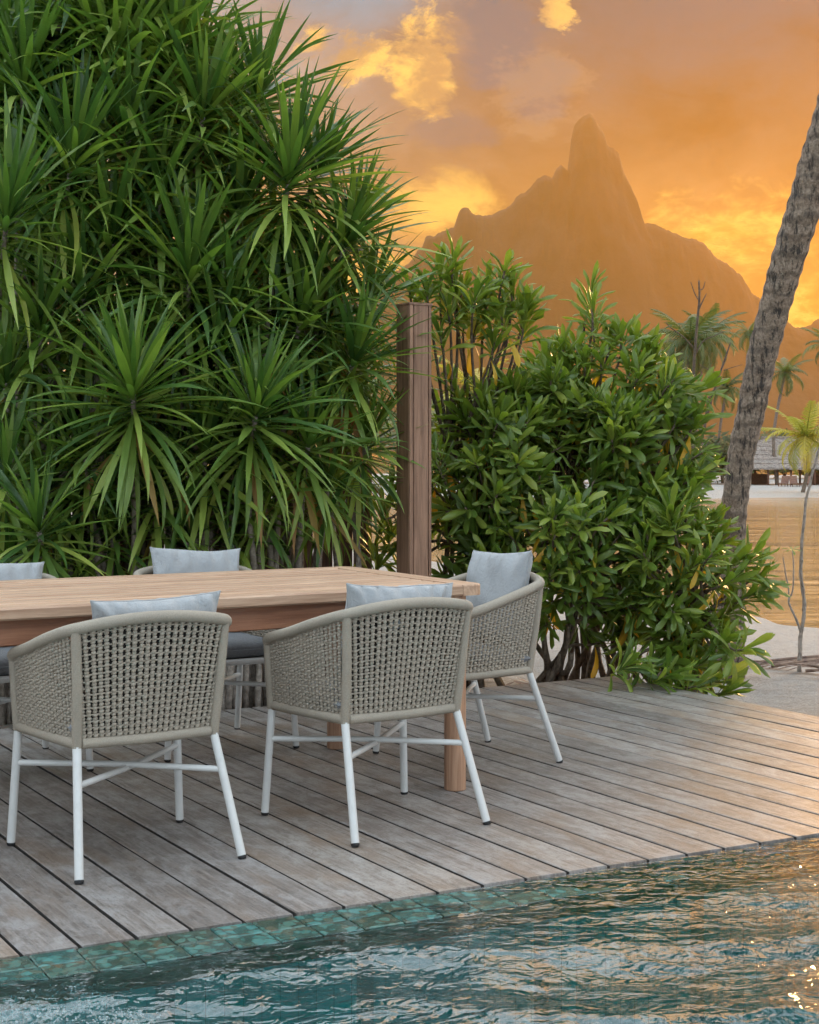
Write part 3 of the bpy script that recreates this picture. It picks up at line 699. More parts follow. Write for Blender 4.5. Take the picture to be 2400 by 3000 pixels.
    for j in range(nn+1):
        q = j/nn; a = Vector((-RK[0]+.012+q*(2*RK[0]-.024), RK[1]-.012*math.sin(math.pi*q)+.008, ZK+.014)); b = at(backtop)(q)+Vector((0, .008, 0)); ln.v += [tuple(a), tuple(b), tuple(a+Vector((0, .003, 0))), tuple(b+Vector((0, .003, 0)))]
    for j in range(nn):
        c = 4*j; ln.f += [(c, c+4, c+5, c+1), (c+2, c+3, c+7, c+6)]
    me['back_lining'] = ln.mesh('back_lining', M['lining'])  # dark sheet added inside the back weave so its holes look shaded
    for k, sg in (('l', -1), ('r', 1)):
        st = top_between(-.176, .234, sg)
        me['weave_'+k] = panel(lambda s, sg=sg: Vector((sg*FK[0], FK[1]-.010, ZK+.014)).lerp(Vector((sg*RK[0], RK[1]+.012, ZK+.014)), s)+Vector((sg*.010*math.sin(math.pi*s), 0, 0)), at(st), 21, .0100, Vector((sg, 0, 0)))
    return me
CH = make_chair_meshes()
def place_chair(u, v, rz, label):
    t = tag(empty('armchair', (u, v, 0), rz), label, 'armchair', 'rope armchairs round the table')
    names = {'weave_back': 'back_weave', 'weave_l': 'side_weave', 'weave_r': 'side_weave'}
    legs = {}
    for k, me in CH.items():
        if k.startswith('foot_'): continue
        nm = names.get(k) or k.rsplit('_', 1)[0] if k[-2:] in ('_l', '_r') and k not in names else names.get(k, k)
        if k.startswith('leg_'): nm = 'leg'
        o = link(bpy.data.objects.new(nm, me), t)
        if 'weave' in k: o['kind'] = 'stuff'
        if k.startswith('leg_'): legs[k[4:]] = o
    for k, me in CH.items():
        if k.startswith('foot_'): link(bpy.data.objects.new('foot_cap', me), legs[k[5:]])
    return t

def soft(name, w, h, th, m, p=2.2, pinch=.09, seed=0, n=34, wr=.017, ex=.42):
    """stuffed cushion lying in x (width) and z (height), thickness along y"""
    mb = MB(); idx = {}
    for side in (1, -1):
        for j in range(n+1):
            for i in range(n+1):
                a, b = -1+2*i/n, -1+2*j/n
                if side < 0 and (i in (0, n) or j in (0, n)): idx[(side, i, j)] = idx[(1, i, j)]; continue
                a2, b2 = math.sin(a*math.pi/2), math.sin(b*math.pi/2)
                x = a2*w/2*(1-pinch*(1-b2*b2)**.8*abs(a2)); z = b2*h/2*(1-pinch*(1-a2*a2)**.8*abs(b2))
                t = (max(0, 1-abs(a2)**p)*max(0, 1-abs(b2)**p))**ex
                y = side*th/2*t
                q = Vector((x*9+seed*3.1, z*9, side*2.0+seed)); y += side*wr*mnoise.noise(q)*min(1, t*2)
                fold = math.sin(a2*19+mnoise.noise(Vector((x*6, z*6, seed)))*5)*max(0, abs(b2)-.35)*wr*1.3*min(1, t*3); y += side*fold
                zz = z+.006*mnoise.noise(Vector((x*7, seed*2.0, 5))); 
                idx[(side, i, j)] = len(mb.v); mb.v.append((x, y, zz))
    for side in (1, -1):
        for j in range(n):
            for i in range(n):
                f = (idx[(side, i, j)], idx[(side, i+1, j)], idx[(side, i+1, j+1)], idx[(side, i, j+1)])
                mb.f.append(f if side < 0 else f[::-1])
    me = mb.mesh(name, m, True)
    bd = [idx[(1, i, 0)] for i in range(n)]+[idx[(1, n, j)] for j in range(n)]+[idx[(1, i, n)] for i in range(n, 0, -1)]+[idx[(1, 0, j)] for j in range(n, 0, -1)]
    P = [mb.v[i] for i in bd]+[mb.v[bd[0]]]
    pm = MB().tube(P, .0028, 6, False).mesh('piping', m, True)
    return me, pm
SEAT, SEATP = soft('seat_cushion', .47, .40, .075, M['cushion'], 9, .02, 1, 20, .002, .5)
def pillow(t, label, seed, tilt=11, dz=0.0, w=.42, h=.34, yaw=0, dx=0.0, y=-.118):
    me, pm = soft('throw_pillow', w, h, .13, M['pillow'], 2.4, .085, seed)
    o = link(bpy.data.objects.new('throw_pillow', me)); tag(o, label, 'pillow', 'grey pillows on the armchairs')
    Mx = Matrix.Translation(t.location) @ Matrix.Rotation(t.rotation_euler.z, 4, 'Z')
    o.matrix_world = Mx @ Matrix.Translation((dx, y, .632+dz)) @ Matrix.Rotation(R(yaw), 4, 'Y') @ Matrix.Rotation(R(tilt), 4, 'X')
    link(bpy.data.objects.new('piping', pm), o)
    return o
def cushion(t, label):
    o = link(bpy.data.objects.new('seat_cushion', SEAT)); tag(o, label, 'cushion', 'seat cushions on the armchairs')
    o.matrix_world = Matrix.Translation(t.location) @ Matrix.Rotation(t.rotation_euler.z, 4, 'Z') @ Matrix.Translation((0, .055, .424)) @ Matrix.Rotation(R(90), 4, 'X')
    link(bpy.data.objects.new('piping', SEATP), o)
CHAIRS = [
    (1.680, 4.545, R(1.5), 'at the near left, its back to the pool', 1, dict(dz=.006, yaw=-1.5, dx=.035)),
    (2.552, 4.518, R(3.5), 'in the middle, its back to the pool, by the near table leg', 2, dict(dz=.010, yaw=2.0, dx=-.012)),
    (3.375, 5.232, R(90), 'at the right end of the table, beside the leafy shrub', 3, dict(dz=.026, yaw=2.5, h=.37, y=-.135)),
    (2.590, 6.055, R(180), 'across the table, in front of the strap-leaved hedge, right one', 4, dict(dz=.02, yaw=-3, h=.36)),
    (1.700, 6.050, R(178), 'across the table, cut by the left edge of the photo', 5, dict(dz=.0, yaw=-3, h=.35)),
]
for u, v, rz, where, sd, kw in CHAIRS:
    short = {1: 'at the near left, back to the pool', 2: 'in the middle by the near table leg', 3: 'at the right end of the table', 4: 'across the table before the hedge, right one', 5: 'across the table at the left photo edge'}[sd]
    t = place_chair(u, v, rz, 'taupe rope armchair '+where)
    cushion(t, 'grey seat cushion of armchair '+short)
    pillow(t, 'pale grey pillow on armchair '+short, sd, **kw)

# ------------------------------------------------------------------ post and fence
def post_fence():
    c = W((1212-CX)*8.0/F, 8.0, 0); s = .066; zt = H+(HY-897)*8.0/F
    root = tag(empty('wooden_post', (c.x, c.y, -.12)), 'tall reddish hardwood post with grooved face behind the table', 'post')
    hz = zt+.12
    MB().box((-s, -s+.006, 0), (s, s, hz), .003).build('core', M['post'], root)
    # the grooved face: two edge strips and a wide middle strip with dark slots between
    for a, b, y in ((-s, -s+.022, -s), (-s+.026, s-.020, -s+.001), (s-.016, s, -s)):
        MB().box((a, y-.006, 0), (b, -s+.0058, hz-.001), .002).build('strip', M['post'], root)
    MB().box((-s-.004, -s-.010, hz), (s+.004, s+.004, hz+.012), .004).build('cap', M['post'], root)
    fr = tag(empty('slat_fence', (1.0, 8.05, -.13)), 'dark brown upright board fence behind the strap-leaved hedge', 'fence')
    x = -.6; bm = MB().box((0, 0, .03), (.118, .022, 1.75), .003).mesh('board', M['fence'])
    while x < 3.45:
        o = link(bpy.data.objects.new('board', bm), fr); o.location = (x, random.uniform(-.002, .002), random.uniform(-.01, .01)); x += .133
    for z in (.35, 1.35): MB().box((-.6, .024, z), (3.46, .064, z+.07), .003).build('rail', M['fence'], fr)
post_fence()

# ------------------------------------------------------------------ leaves
def strap_leaf(bend, twist, wid=.0325, L=1.0, n=9, m=None, name='leaf'):
    """leaf of length 1 along +x, upper face +z, bending down by `bend` degrees"""
    mb = MB(); p = Vector((0, 0, 0)); a = 0.0; w0 = wid/.55
    for i in range(n+1):
        t = i/n; w = w0*(.40+.60*math.sin(min(1, t/.5)*math.pi/2))*(1 if t < .5 else max(0.02, 1-((t-.5)/.5)**1.7))/2
        tw = R(twist)*t; d = Vector((math.cos(a), 0, -math.sin(a))); up = Vector((math.sin(a), 0, math.cos(a))); sd = Vector((0, 1, 0))
        s2 = sd*math.cos(tw)+up*math.sin(tw); u2 = up*math.cos(tw)-sd*math.sin(tw)
        mb.v += [tuple(p-s2*w+u2*w*.32), tuple(p), tuple(p+s2*w+u2*w*.32)]
        if i: b = 3*i; mb.f += [(b-3, b-2, b+1, b), (b-2, b-1, b+2, b+1)]
        a += R(bend)*(0.3+1.4*t)/n; p = p+Vector((math.cos(a), 0, -math.sin(a)))/n
    return mb.mesh(name, m, True)
def oval_leaf(bend, curl, twist, m, n=7, name='leaf'):
    mb = MB(); p = Vector((0, 0, 0)); a = 0.0
    for i in range(n+1):
        t = i/n; w = .098*(.16+.84*math.sin(math.pi*min(1, t**1.15*.62+.0))**1.0)*(1 if t < .78 else max(.05, (1-((t-.78)/.22)**2.2)))
        tw = R(twist)*t; d = Vector((math.cos(a), 0, -math.sin(a))); up = Vector((math.sin(a), 0, math.cos(a))); sd = Vector((0, 1, 0))
        s2 = sd*math.cos(tw)+up*math.sin(tw); u2 = up*math.cos(tw)-sd*math.sin(tw)
        e = curl*w*math.sin(math.pi*min(1, t+.1))
        mb.v += [tuple(p-s2*w*.94+u2*(e*.5-curl*w*.5)), tuple(p-s2*w*.5+u2*e*.5), tuple(p), tuple(p+s2*w*.5+u2*e*.5), tuple(p+s2*w*.94+u2*(e*.5-curl*w*.5))]
        if i:
            b = 5*i
            for k in range(4): mb.f.append((b-5+k, b-4+k, b+1+k, b+k))
        a += R(bend)*(0.3+1.4*t)/n; p = p+Vector((math.cos(a), 0, -math.sin(a)))/n
    return mb.mesh(name, m, True)
def leaf_matrix(p, d, up, L, roll, wscale=1.0):
    d = d.normalized(); z = (up-d*up.dot(d))
    if z.length < 1e-4: z = d.orthogonal()
    z.normalize(); y = z.cross(d); q = Quaternion(d, roll); y = q @ y; z = q @ z
    return Matrix(((d.x*L, y.x*L*wscale, z.x*L, p.x), (d.y*L, y.y*L*wscale, z.y*L, p.y), (d.z*L, y.z*L*wscale, z.z*L, p.z), (0, 0, 0, 1)))
STRAP = [strap_leaf(b, t, m=M['strap']) for b, t in ((4, 8), (14, -12), (28, 14), (45, -18), (62, 22), (80, -14))]
STRAPL = [strap_leaf(b, t, m=M['strap_light']) for b, t in ((14, -12), (28, 14), (45, -18), (62, 22), (80, -14))]
DRY = [strap_leaf(b, t, .040, m=M['strap_dry']) for b, t in ((20, 60), (50, -80))]
OVAL = [oval_leaf(b, c, t, M['glossy']) for b, c, t in ((10, .5, 8), (30, .9, -12), (55, .35, 16), (-15, .7, -6), (40, 1.2, 25))]
YELL = [oval_leaf(b, c, t, M['yellow']) for b, c, t in ((50, .3, 20), (80, .6, -30))]
MESHDATA = {}
def mesh_arrays(me):
    if me.name not in MESHDATA:
        v = np.empty(len(me.vertices)*3); me.vertices.foreach_get('co', v)
        MESHDATA[me.name] = (v.reshape(-1, 3), [tuple(p.vertices) for p in me.polygons])
    return MESHDATA[me.name]
def emit_leaves(root, base, leaves, cap, stuffname, m):
    """leaves: (mesh, world matrix, parent, distance). the `cap` nearest become objects, the rest one mesh"""
    leaves.sort(key=lambda q: q[3])
    T = Matrix.Translation(-base)
    for me, mx, par, _ in leaves[:cap]:
        o = bpy.data.objects.new('leaf', me); COL.objects.link(o); o.parent = par; o.matrix_basis = T @ mx
    rest = {}
    for q in leaves[cap:]: rest.setdefault(q[0].materials[0].name, []).append(q)
    for mn, L in rest.items():
        V, Fc, b = [], [], 0
        for me, mx, par, _ in L:
            v, f = mesh_arrays(me); A = np.array(T @ mx); V.append(v @ A[:3, :3].T + A[:3, 3]); Fc += [tuple(i+b for i in q) for q in f]; b += len(v)
        me = bpy.data.meshes.new(stuffname); me.from_pydata(np.concatenate(V).tolist(), [], Fc); me.materials.append(bpy.data.materials[mn]); me.polygons.foreach_set('use_smooth', [True]*len(me.polygons)); me.update()
        o = link(bpy.data.objects.new(stuffname, me), root); o['kind'] = 'stuff'
UP = Vector((0, 0, 1)); CAMP = Vector((0, 0, H))
FWD = W(0, 1, 0); RGT = W(1, 0, 0)

def hedge():
    R_ = random.Random(21)
    # rosettes seen in the photo: x, y, distance, lean right, lean to camera, leaf length, leaves
    ros = [(390, 1140, 7.25, .05, .35, .56, 74), (752, 1205, 7.45, .25, .40, .52, 66), (112, 1545, 7.10, -.05, .55, .42, 44), (556, 790, 7.75, .05, .15, .60, 62), (850, 505, 7.95, .18, .15, .62, 74),
           (212, 470, 7.75, .25, .20, .62, 64), (755, 270, 8.25, .0, .0, .52, 52), (1015, 700, 8.15, .40, .15, .50, 58), (1040, 1050, 7.95, .35, .30, .48, 58), (930, 500, 8.25, .42, .05, .46, 54),
           (70, 230, 7.95, .10, .15, .64, 56), (335, 190, 8.15, .15, .10, .62, 56), (520, 150, 8.25, .20, .10, .60, 56), (600, 320, 8.05, .25, .15, .56, 56), (180, -40, 8.25, .10, .05, .62, 46), (420, -60, 8.35, .10, .0, .6, 44), (520, 60, 8.45, .1, .0, .55, 44),
           (20, 640, 7.45, .25, .45, .62, 52), (640, 1010, 7.75, .10, .30, .52, 50), (240, 860, 7.75, -.05, .30, .58, 50), (470, 560, 7.95, .1, .15, .58, 48), (700, 620, 8.05, .15, .1, .55, 46), (20, 1110, 7.55, .20, .30, .52, 44),
           (250, 1330, 7.45, .0, .35, .46, 40), (600, 1330, 7.60, .05, .40, .48, 44), (880, 930, 7.95, .20, .2, .52, 48), (905, 1290, 7.70, .15, .35, .46, 42), (1085, 870, 8.35, .4, .1, .46, 40), (1040, 640, 8.45, .38, .0, .42, 40), (1075, 1290, 8.05, .25, .25, .42, 40), (480, 1020, 7.85, -.1, .3, .50, 36), (985, 1180, 8.15, .2, .2, .46, 36), (20, 1390, 7.30, .2, .4, .46, 34), (760, 1440, 7.75, .0, .45, .42, 34), (450, 1440, 7.55, .0, .45, .42, 34), (330, 1560, 7.55, .0, .4, .40, 34), (560, 1570, 7.7, .1, .4, .38, 30), (220, 1600, 7.6, -.1, .4, .38, 30), (20, 1640, 7.4, .1, .4, .38, 30), (690, 1580, 7.8, .1, .4, .36, 28), (140, 1420, 7.5, .0, .4, .44, 36), (680, 880, 7.85, .05, .2, .52, 46), (120, 960, 7.6, .1, .3, .54, 46), (330, 700, 7.85, .1, .2, .56, 46), (960, 1420, 7.9, .1, .4, .40, 34), (380, 380, 8.0, .15, .15, .6, 50)]
    for _ in range(78):                                  # deeper ones that close the mass
        y = R_.uniform(40, 1330); xm = 480 + min(1, y/600)*400 + max(0, y-600)/730*150; x = R_.uniform(-60, xm)
        ros.append((x, y, R_.uniform(8.1, 8.95), R_.uniform(-.1, .3), R_.uniform(0, .35), R_.uniform(.48, .60), 42))
    bx = [40, 165, 290, 410, 520, 630, 740, 850, 950, 1045]
    words = ['tenth', 'ninth', 'eighth', 'seventh', 'sixth', 'fifth', 'fourth', 'third', 'second', 'first']
    plants = []
    for i, x in enumerate(bx):
        d = 7.75+.12*math.sin(i*2.3)+ (0.25 if i > 6 else 0); b = PX(x, HY, d); b.z = -.14
        t = tag(empty('dracaena_plant', b), 'strap-leaved green dracaena, %s from the wooden post along the tall hedge' % words[i], 'plant', 'strap-leaved plants of the hedge')
        plants.append((x, t, b, []))
    for (x, y, d, lr, lc, L, n) in ros:
        i = min(range(10), key=lambda k: abs(bx[k]-(x-(60 if x > 700 else 0)))+R_.uniform(0, 60)); _, root, b, lv = plants[i]
        p = PX(x, y, d); ax = (UP+RGT*lr-FWD*lc).normalized()
        p0 = b+Vector((R_.uniform(-.10, .10), R_.uniform(-.10, .10), 0)); k = max(.5, p.z-p0.z)
        P = bez(p0, p0+Vector((R_.uniform(-.08, .08), R_.uniform(-.08, .08), k*.45)), p-ax*k*.35, p-ax*.02, 10)
        mb = MB(); mb.tube([q-b for q in P], [.019-.007*j/10+.0012*math.sin(j*4) for j in range(11)], 7)
        cane = mb.build('cane', M['cane'], root, True)
        az = R_.uniform(0, 6.28)
        e1 = ax.orthogonal().normalized(); e2 = ax.cross(e1); nn = int(n*1.8)
        for j in range(nn):
            t = (j+.5)/nn; az += 2.39996
            th = R(6+122*t**.85+R_.uniform(-9, 9)); rad = e1*math.cos(az)+e2*math.sin(az)
            dr = (ax*math.cos(th)+rad*math.sin(th))
            # leaves sag with age
            dr = (dr-UP*.25*t*t).normalized()
            Lf = L*1.06*(.62+.42*math.sin(math.pi*min(1, .22+.62*t)))*R_.uniform(.85, 1.12)
            pos = p-ax*(.02+.46*L*t*t)
            upv = (ax*.8+UP*.6*max(.2, math.sin(th)))
            vi = min(5, max(0, int(R_.gauss(1.0+3.0*t, .9))))
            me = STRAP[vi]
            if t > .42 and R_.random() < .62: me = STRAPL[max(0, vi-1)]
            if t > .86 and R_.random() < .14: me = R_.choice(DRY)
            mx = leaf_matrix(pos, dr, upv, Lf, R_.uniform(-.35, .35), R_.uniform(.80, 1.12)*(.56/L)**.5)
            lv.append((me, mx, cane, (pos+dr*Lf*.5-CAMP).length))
    for x, root, b, lv in plants: emit_leaves(root, b, lv, 300, 'foliage', M['strap'])
hedge()

def shrubs():
    R_ = random.Random(33)
    # photo ellipses: x, y, rx, ry, distance, depth radius, rosettes
    D = [('upper left stems beside the wooden post', 1300, [(1500, 1230, 100, 110, 8.95, .35, 24)], 8.75, [(1292, 800), (1352, 860), (1425, 855), (1500, 840), (1545, 905), (1400, 945), (1312, 905), (1470, 925), (1250, 855), (1225, 915), (1290, 985), (1450, 1000), (1330, 760), (1480, 790), (1200, 850), (1120, 1500), (1140, 1580), (1110, 1650), (1150, 1440), (1175, 1640), (1100, 1590), (1362, 930), (1425, 900), (1535, 955), (1395, 870), (1325, 840), (1490, 880)]),
         ('crown rising to a single leafy spike below the mountain', 1720, [(1780, 1165, 240, 115, 9.15, .45, 66)], 9.2, [(1733, 850), (1735, 905), (1738, 960), (1690, 1020), (1790, 1010), (1860, 1010), (1650, 1020), (1600, 1050), (1820, 990), (1900, 1030), (1560, 1090), (1620, 1060), (1910, 1050), (1960, 1120), (2000, 1220), (1500, 1160)]),
         ('left flank right next to the wooden post', 1400, [(1420, 1370, 200, 215, 8.85, .45, 64)], 8.8, []),
         ('middle mass left of the leaning palm trunk', 1830, [(1830, 1345, 210, 215, 9.05, .5, 80)], 9.0, []),
         ('low front mass behind the chair at the table end', 1620, [(1640, 1640, 275, 225, 8.65, .45, 84)], 8.6, []),
         ('right end reaching over the deck edge', 2010, [(1970, 1700, 155, 210, 8.55, .4, 56)], 8.5, [(2150, 1650), (2215, 1690), (2235, 1720), (2190, 1750), (2120, 1880), (2185, 1905), (2060, 1950), (2110, 1995), (2040, 2010), (1960, 1980), (1980, 2010), (2130, 2030), (1900, 1960), (1840, 1950), (2200, 1640)])]
    for i, (where, bxp, ell, bd, pts) in enumerate(D):
        b = PX(bxp, HY, bd+.15); b.z = -.16 if bxp < 1950 else -.22
        root = tag(empty('glossy_shrub', b), 'glossy green whorl-leaved shrub, '+where, 'shrub', 'glossy shrubs at the deck corner')
        tips = []
        for (x, y) in pts:
            d = bd+R_.uniform(-.15, .15) - (.35 if (i == 5 and y > 1850) else 0)
            lean = (RGT*R_.uniform(-.4, .4)+UP*R_.uniform(.6, 1.0)-FWD*R_.uniform(0, .5))
            if i == 5: lean = RGT*R_.uniform(.3, 1.1)+UP*R_.uniform(.1, .7)-FWD*R_.uniform(.1, .6)
            tips.append((PX(x, y, d), lean.normalized(), R_.uniform(.95, 1.1), 18))
        for (cx, cy, rx, ry, d, dr, n) in ell:
            c = PX(cx, cy, d); sx, sz = rx*d/F, ry*d/F
            for k in range(n):
                # points over the near side and top of a lumpy ellipsoid, some inside
                while True:
                    q = Vector((R_.gauss(0, 1), R_.gauss(0, 1), R_.gauss(0, 1))).normalized()
                    if q.y < .45: break
                r = R_.uniform(.80, 1.24) if R_.random() < .72 else R_.uniform(.45, .85)
                p = c+RGT*q.x*sx*r+FWD*q.y*dr*r+UP*q.z*sz*r
                if p.z < .05 and i != 5: p.z = R_.uniform(.05, .30)
                if p.z < 0: p.z = R_.uniform(.0, .15)
                ax = (RGT*q.x*.9+FWD*q.y*.9+UP*(q.z*.7+.45)+Vector((R_.uniform(-.4, .4), R_.uniform(-.4, .4), R_.uniform(-.3, .4)))).normalized()
                tips.append((p, ax, R_.uniform(.8, 1.12), R_.randint(15, 20)))
        lv = []
        nb = 9; hubs = []
        for k in range(nb):
            p = R_.choice(tips)[0]; hubs.append(b.lerp(p, R_.uniform(.35, .6))+Vector((R_.uniform(-.1, .1), R_.uniform(-.1, .1), R_.uniform(-.05, .1))))
        for hb in hubs:
            P = bez(b+Vector((R_.uniform(-.15, .15), R_.uniform(-.15, .15), 0)), b+Vector((0, 0, .25)), hb-Vector((0, 0, .2)), hb, 6)
            MB().tube([q-b for q in P], [.020-.008*j/6 for j in range(7)], 6).build('branch', M['twig'], root, True)
        br = []
        for (p, ax, s, n) in tips:
            hb = min(hubs, key=lambda q: (q-p).length+R_.uniform(0, .15))
            P = bez(hb, hb.lerp(p, .3)+UP*.08, p-ax*.18*s, p, 7)
            o = MB().tube([q-b for q in P], [.011-.005*j/7 for j in range(8)], 5).build('twig', M['twig'], root, True)
            az = R_.uniform(0, 6.28); e1 = ax.orthogonal().normalized(); e2 = ax.cross(e1)
            long = (i == 1 and p.z > PX(1735, 985, bd).z)
            for j in range(n):
                t = (j+.5)/n; az += 2.39996; th = R(8+74*t+R_.uniform(-14, 14)); rad = e1*math.cos(az)+e2*math.sin(az)
                dr_ = ax*math.cos(th)+rad*math.sin(th); L = .178*s*(.72+.4*math.sin(math.pi*min(1, .2+.7*t)))*R_.uniform(.8, 1.15)
                pos = p-ax*(.01+(.20 if long else .11)*t); me = R_.choice(OVAL)
                if t > .75 and R_.random() < .14: me = R_.choice(YELL); L *= 1.2; dr_ = (dr_*.5-UP*.7).normalized()
                lv.append((me, leaf_matrix(pos, dr_, ax+UP*.4, L, R_.uniform(-.5, .5), R_.uniform(.85, 1.1)), o, (pos-CAMP).length))
        emit_leaves(root, b, lv, 300, 'foliage', M['glossy'])
shrubs()

# ------------------------------------------------------------------ palms
def frond_mesh(name, L, droop, m, pairs=26, ll=.17, hang=.5, seed=0, a0=25, fwd=.35):
    R_ = random.Random(seed); mb = MB(); p = Vector((0, 0, 0)); a = R(a0); P = []
    n = 14
    for i in range(n+1):
        P.append((p.copy(), a)); a -= R(droop)*(.4+1.2*i/n)/n; p = p+Vector((math.cos(a), 0, math.sin(a)))*L/n
    mb.tube([q for q, _ in P], [L*(.012-.009*i/n) for i in range(n+1)], 4)
    for k in range(pairs):
        t = (k+2)/(pairs+2); f = t*n; i = min(n-1, int(f)); q = P[i][0].lerp(P[i+1][0], f-i); an = P[i][1]; d = Vector((math.cos(an), 0, math.sin(an)))
        l = ll*L*(.45+.9*math.sin(math.pi*(.15+.8*t))); w = L*.0135
        for sg in (-1, 1):
            o = (Vector((0, sg, 0))*(1-.3*t)+d*(fwd*R_.uniform(.8, 1.2)+.7*t)+UP*(-hang*R_.uniform(.5, 1.3))).normalized(); e1 = q+o*l*.55; e2 = q+(o-UP*hang*.5).normalized()*l
            mb.add([q-d*w, q+d*w, e1+d*w*.9, e1-d*w*.9, e2], [(0, 1, 2, 3), (3, 2, 4)])
    return mb.mesh(name, m, True)
FR = [frond_mesh('frond', 1.0, dr, M['frond'], seed=i, hang=h) for i, (dr, h) in enumerate(((45, .3), (80, .5), (115, .7), (150, .9)))]
FRY = [frond_mesh('frond', 1.0, dr, M['frond_yellow'], seed=i+9, hang=h) for i, (dr, h) in enumerate(((40, .2), (80, .4), (120, .5)))]
def palm(name, label, group, base, top, r0, r1, fl, nf, seed, FRS=FR, cat='palm tree', bend=.06, bark='farbark', build_trunk=True):
    R_ = random.Random(seed); root = tag(empty(name, base), label, cat, group); k = (top-base)
    side = k.cross(UP).normalized() if k.cross(UP).length > .01 else RGT
    mid = base.lerp(top, .45)+side*0+RGT*bend*k.length*R_.choice((-1, 1))
    if build_trunk:
        P = catmull([base, mid, top], 8); n = len(P)-1
        MB().tube([q-base for q in P], [r0+(r1-r0)*i/n for i in range(n+1)], 8).build('trunk', M[bark], root, True)
    az = R_.uniform(0, 6.28)
    for i in range(nf):
        az += 2.39996; t = i/nf; el = R(62-95*t+R_.uniform(-10, 10)); vi = min(len(FRS)-1, int(t*len(FRS)))
        o = link(bpy.data.objects.new('frond', FRS[vi]), root); s = fl*R_.uniform(.8, 1.1)
        o.location = top-base; o.rotation_euler = (R_.uniform(-.25, .25), -el+R(25), az); o.scale = (s, s, s)
    return root
def palms():
    g = 'coconut palms on the far beach'
    def far(x, y0, y1, d, label, fl, nf, seed, FRS=FR, r=.16, xt=None):
        b = PX(x, y0, d); b.z = -1.5; t = PX(xt or x+10, y1, d)
        palm('coconut_palm', label, g, b, t, r, r*.7, fl, nf, seed, FRS)
    far(2028, 1420, 1000, 150, 'tallest bushy far palm, just left of the thin bare stalks', 5.2, 30, 3, xt=2022)
    far(2060, 1420, 985, 158, 'far palm whose crown overlaps the tallest one from behind', 4.6, 26, 4, xt=2072)
    far(1965, 1420, 1040, 165, 'left far palm half hidden by the shrub top', 3.6, 20, 5, xt=1958)
    far(2118, 1400, 1135, 150, 'short far palm between the bare stalks and the leaning trunk', 3.2, 16, 6, xt=2130)
    far(2192, 1400, 975, 175, 'far palm peeping out left of the leaning trunk', 3.4, 16, 7, xt=2196)
    far(2277, 1415, 1090, 140, 'slender far palm right of the leaning trunk, before the hut', 2.9, 17, 8, r=.17, xt=2300)
    far(2425, 1420, 1015, 150, 'far palm at the right photo edge', 3.6, 18, 9, xt=2432)
    b = PX(2352, 1445, 112); b.z = -1.5
    palm('young_palm', 'young yellow-green palm on the beach before the thatched hut', None, b, PX(2362, 1280, 112), .15, .11, 4.0, 22, 12, FRY)
    b = PX(1400, 1400, 32); b.z = float(ground_z(np.array(b.x), np.array(b.y)))-.05
    palm('young_palm', 'pale young palm seen behind the shrub beside the post', None, b, PX(1395, 1150, 32), .07, .05, 1.3, 16, 14, FRY)
    # the leaning trunk beside the deck
    ctr = [(2137, 1990, 10.5, .105), (2137, 1955, 10.5, .098), (2138, 1880, 10.5, .088), (2140, 1700, 10.5, .092), (2150, 1500, 10.4, .100), (2173, 1330, 10.35, .108), (2202, 1200, 10.3, .113), (2243, 1000, 10.2, .116), (2328, 700, 10.0, .124), (2440, 330, 9.8, .122), (2540, 0, 9.6, .118), (2700, -500, 9.3, .108), (2920, -1250, 9.0, .095)]
    b = PX(2137, 1985, 10.5)
    root = tag(empty('leaning_palm', b), 'grey coconut palm with thick leaning trunk at the right', 'palm tree')
    C = catmull([PX(x, y, d)-b for x, y, d, r in ctr], 10); rr = catmull([Vector((r, 0, 0)) for *_, r in ctr], 10)
    C2 = resample(C, .02); n = len(C2)-1; sides = 28; mb = MB()
    mb.tube(C2, [rr[min(len(rr)-1, int(i/n*(len(rr)-1)))].x for i in range(n+1)], sides)
    for i in range(len(mb.v)):
        v = Vector(mb.v[i]); ring = i//sides; c = C2[min(ring, n)]; d = v-c
        k = 1+.035*math.sin(v.z*58+2*mnoise.noise(v*3))+.05*mnoise.noise(Vector((v.x*9, v.y*9, v.z*5)))+.03*mnoise.noise(v*22)
        mb.v[i] = tuple(c+d*k)
    mb.build('trunk', M['palmbark'], root, True)
    R_ = random.Random(4); az = 0.4
    for i in range(16):
        az += 2.39996; t = i/16; o = link(bpy.data.objects.new('frond', FR[min(3, int(t*4))]), root)
        o.location = C2[-1]; o.rotation_euler = (0, -R(58-85*t)+R(25), az); o.scale = (3.2,)*3
palms()

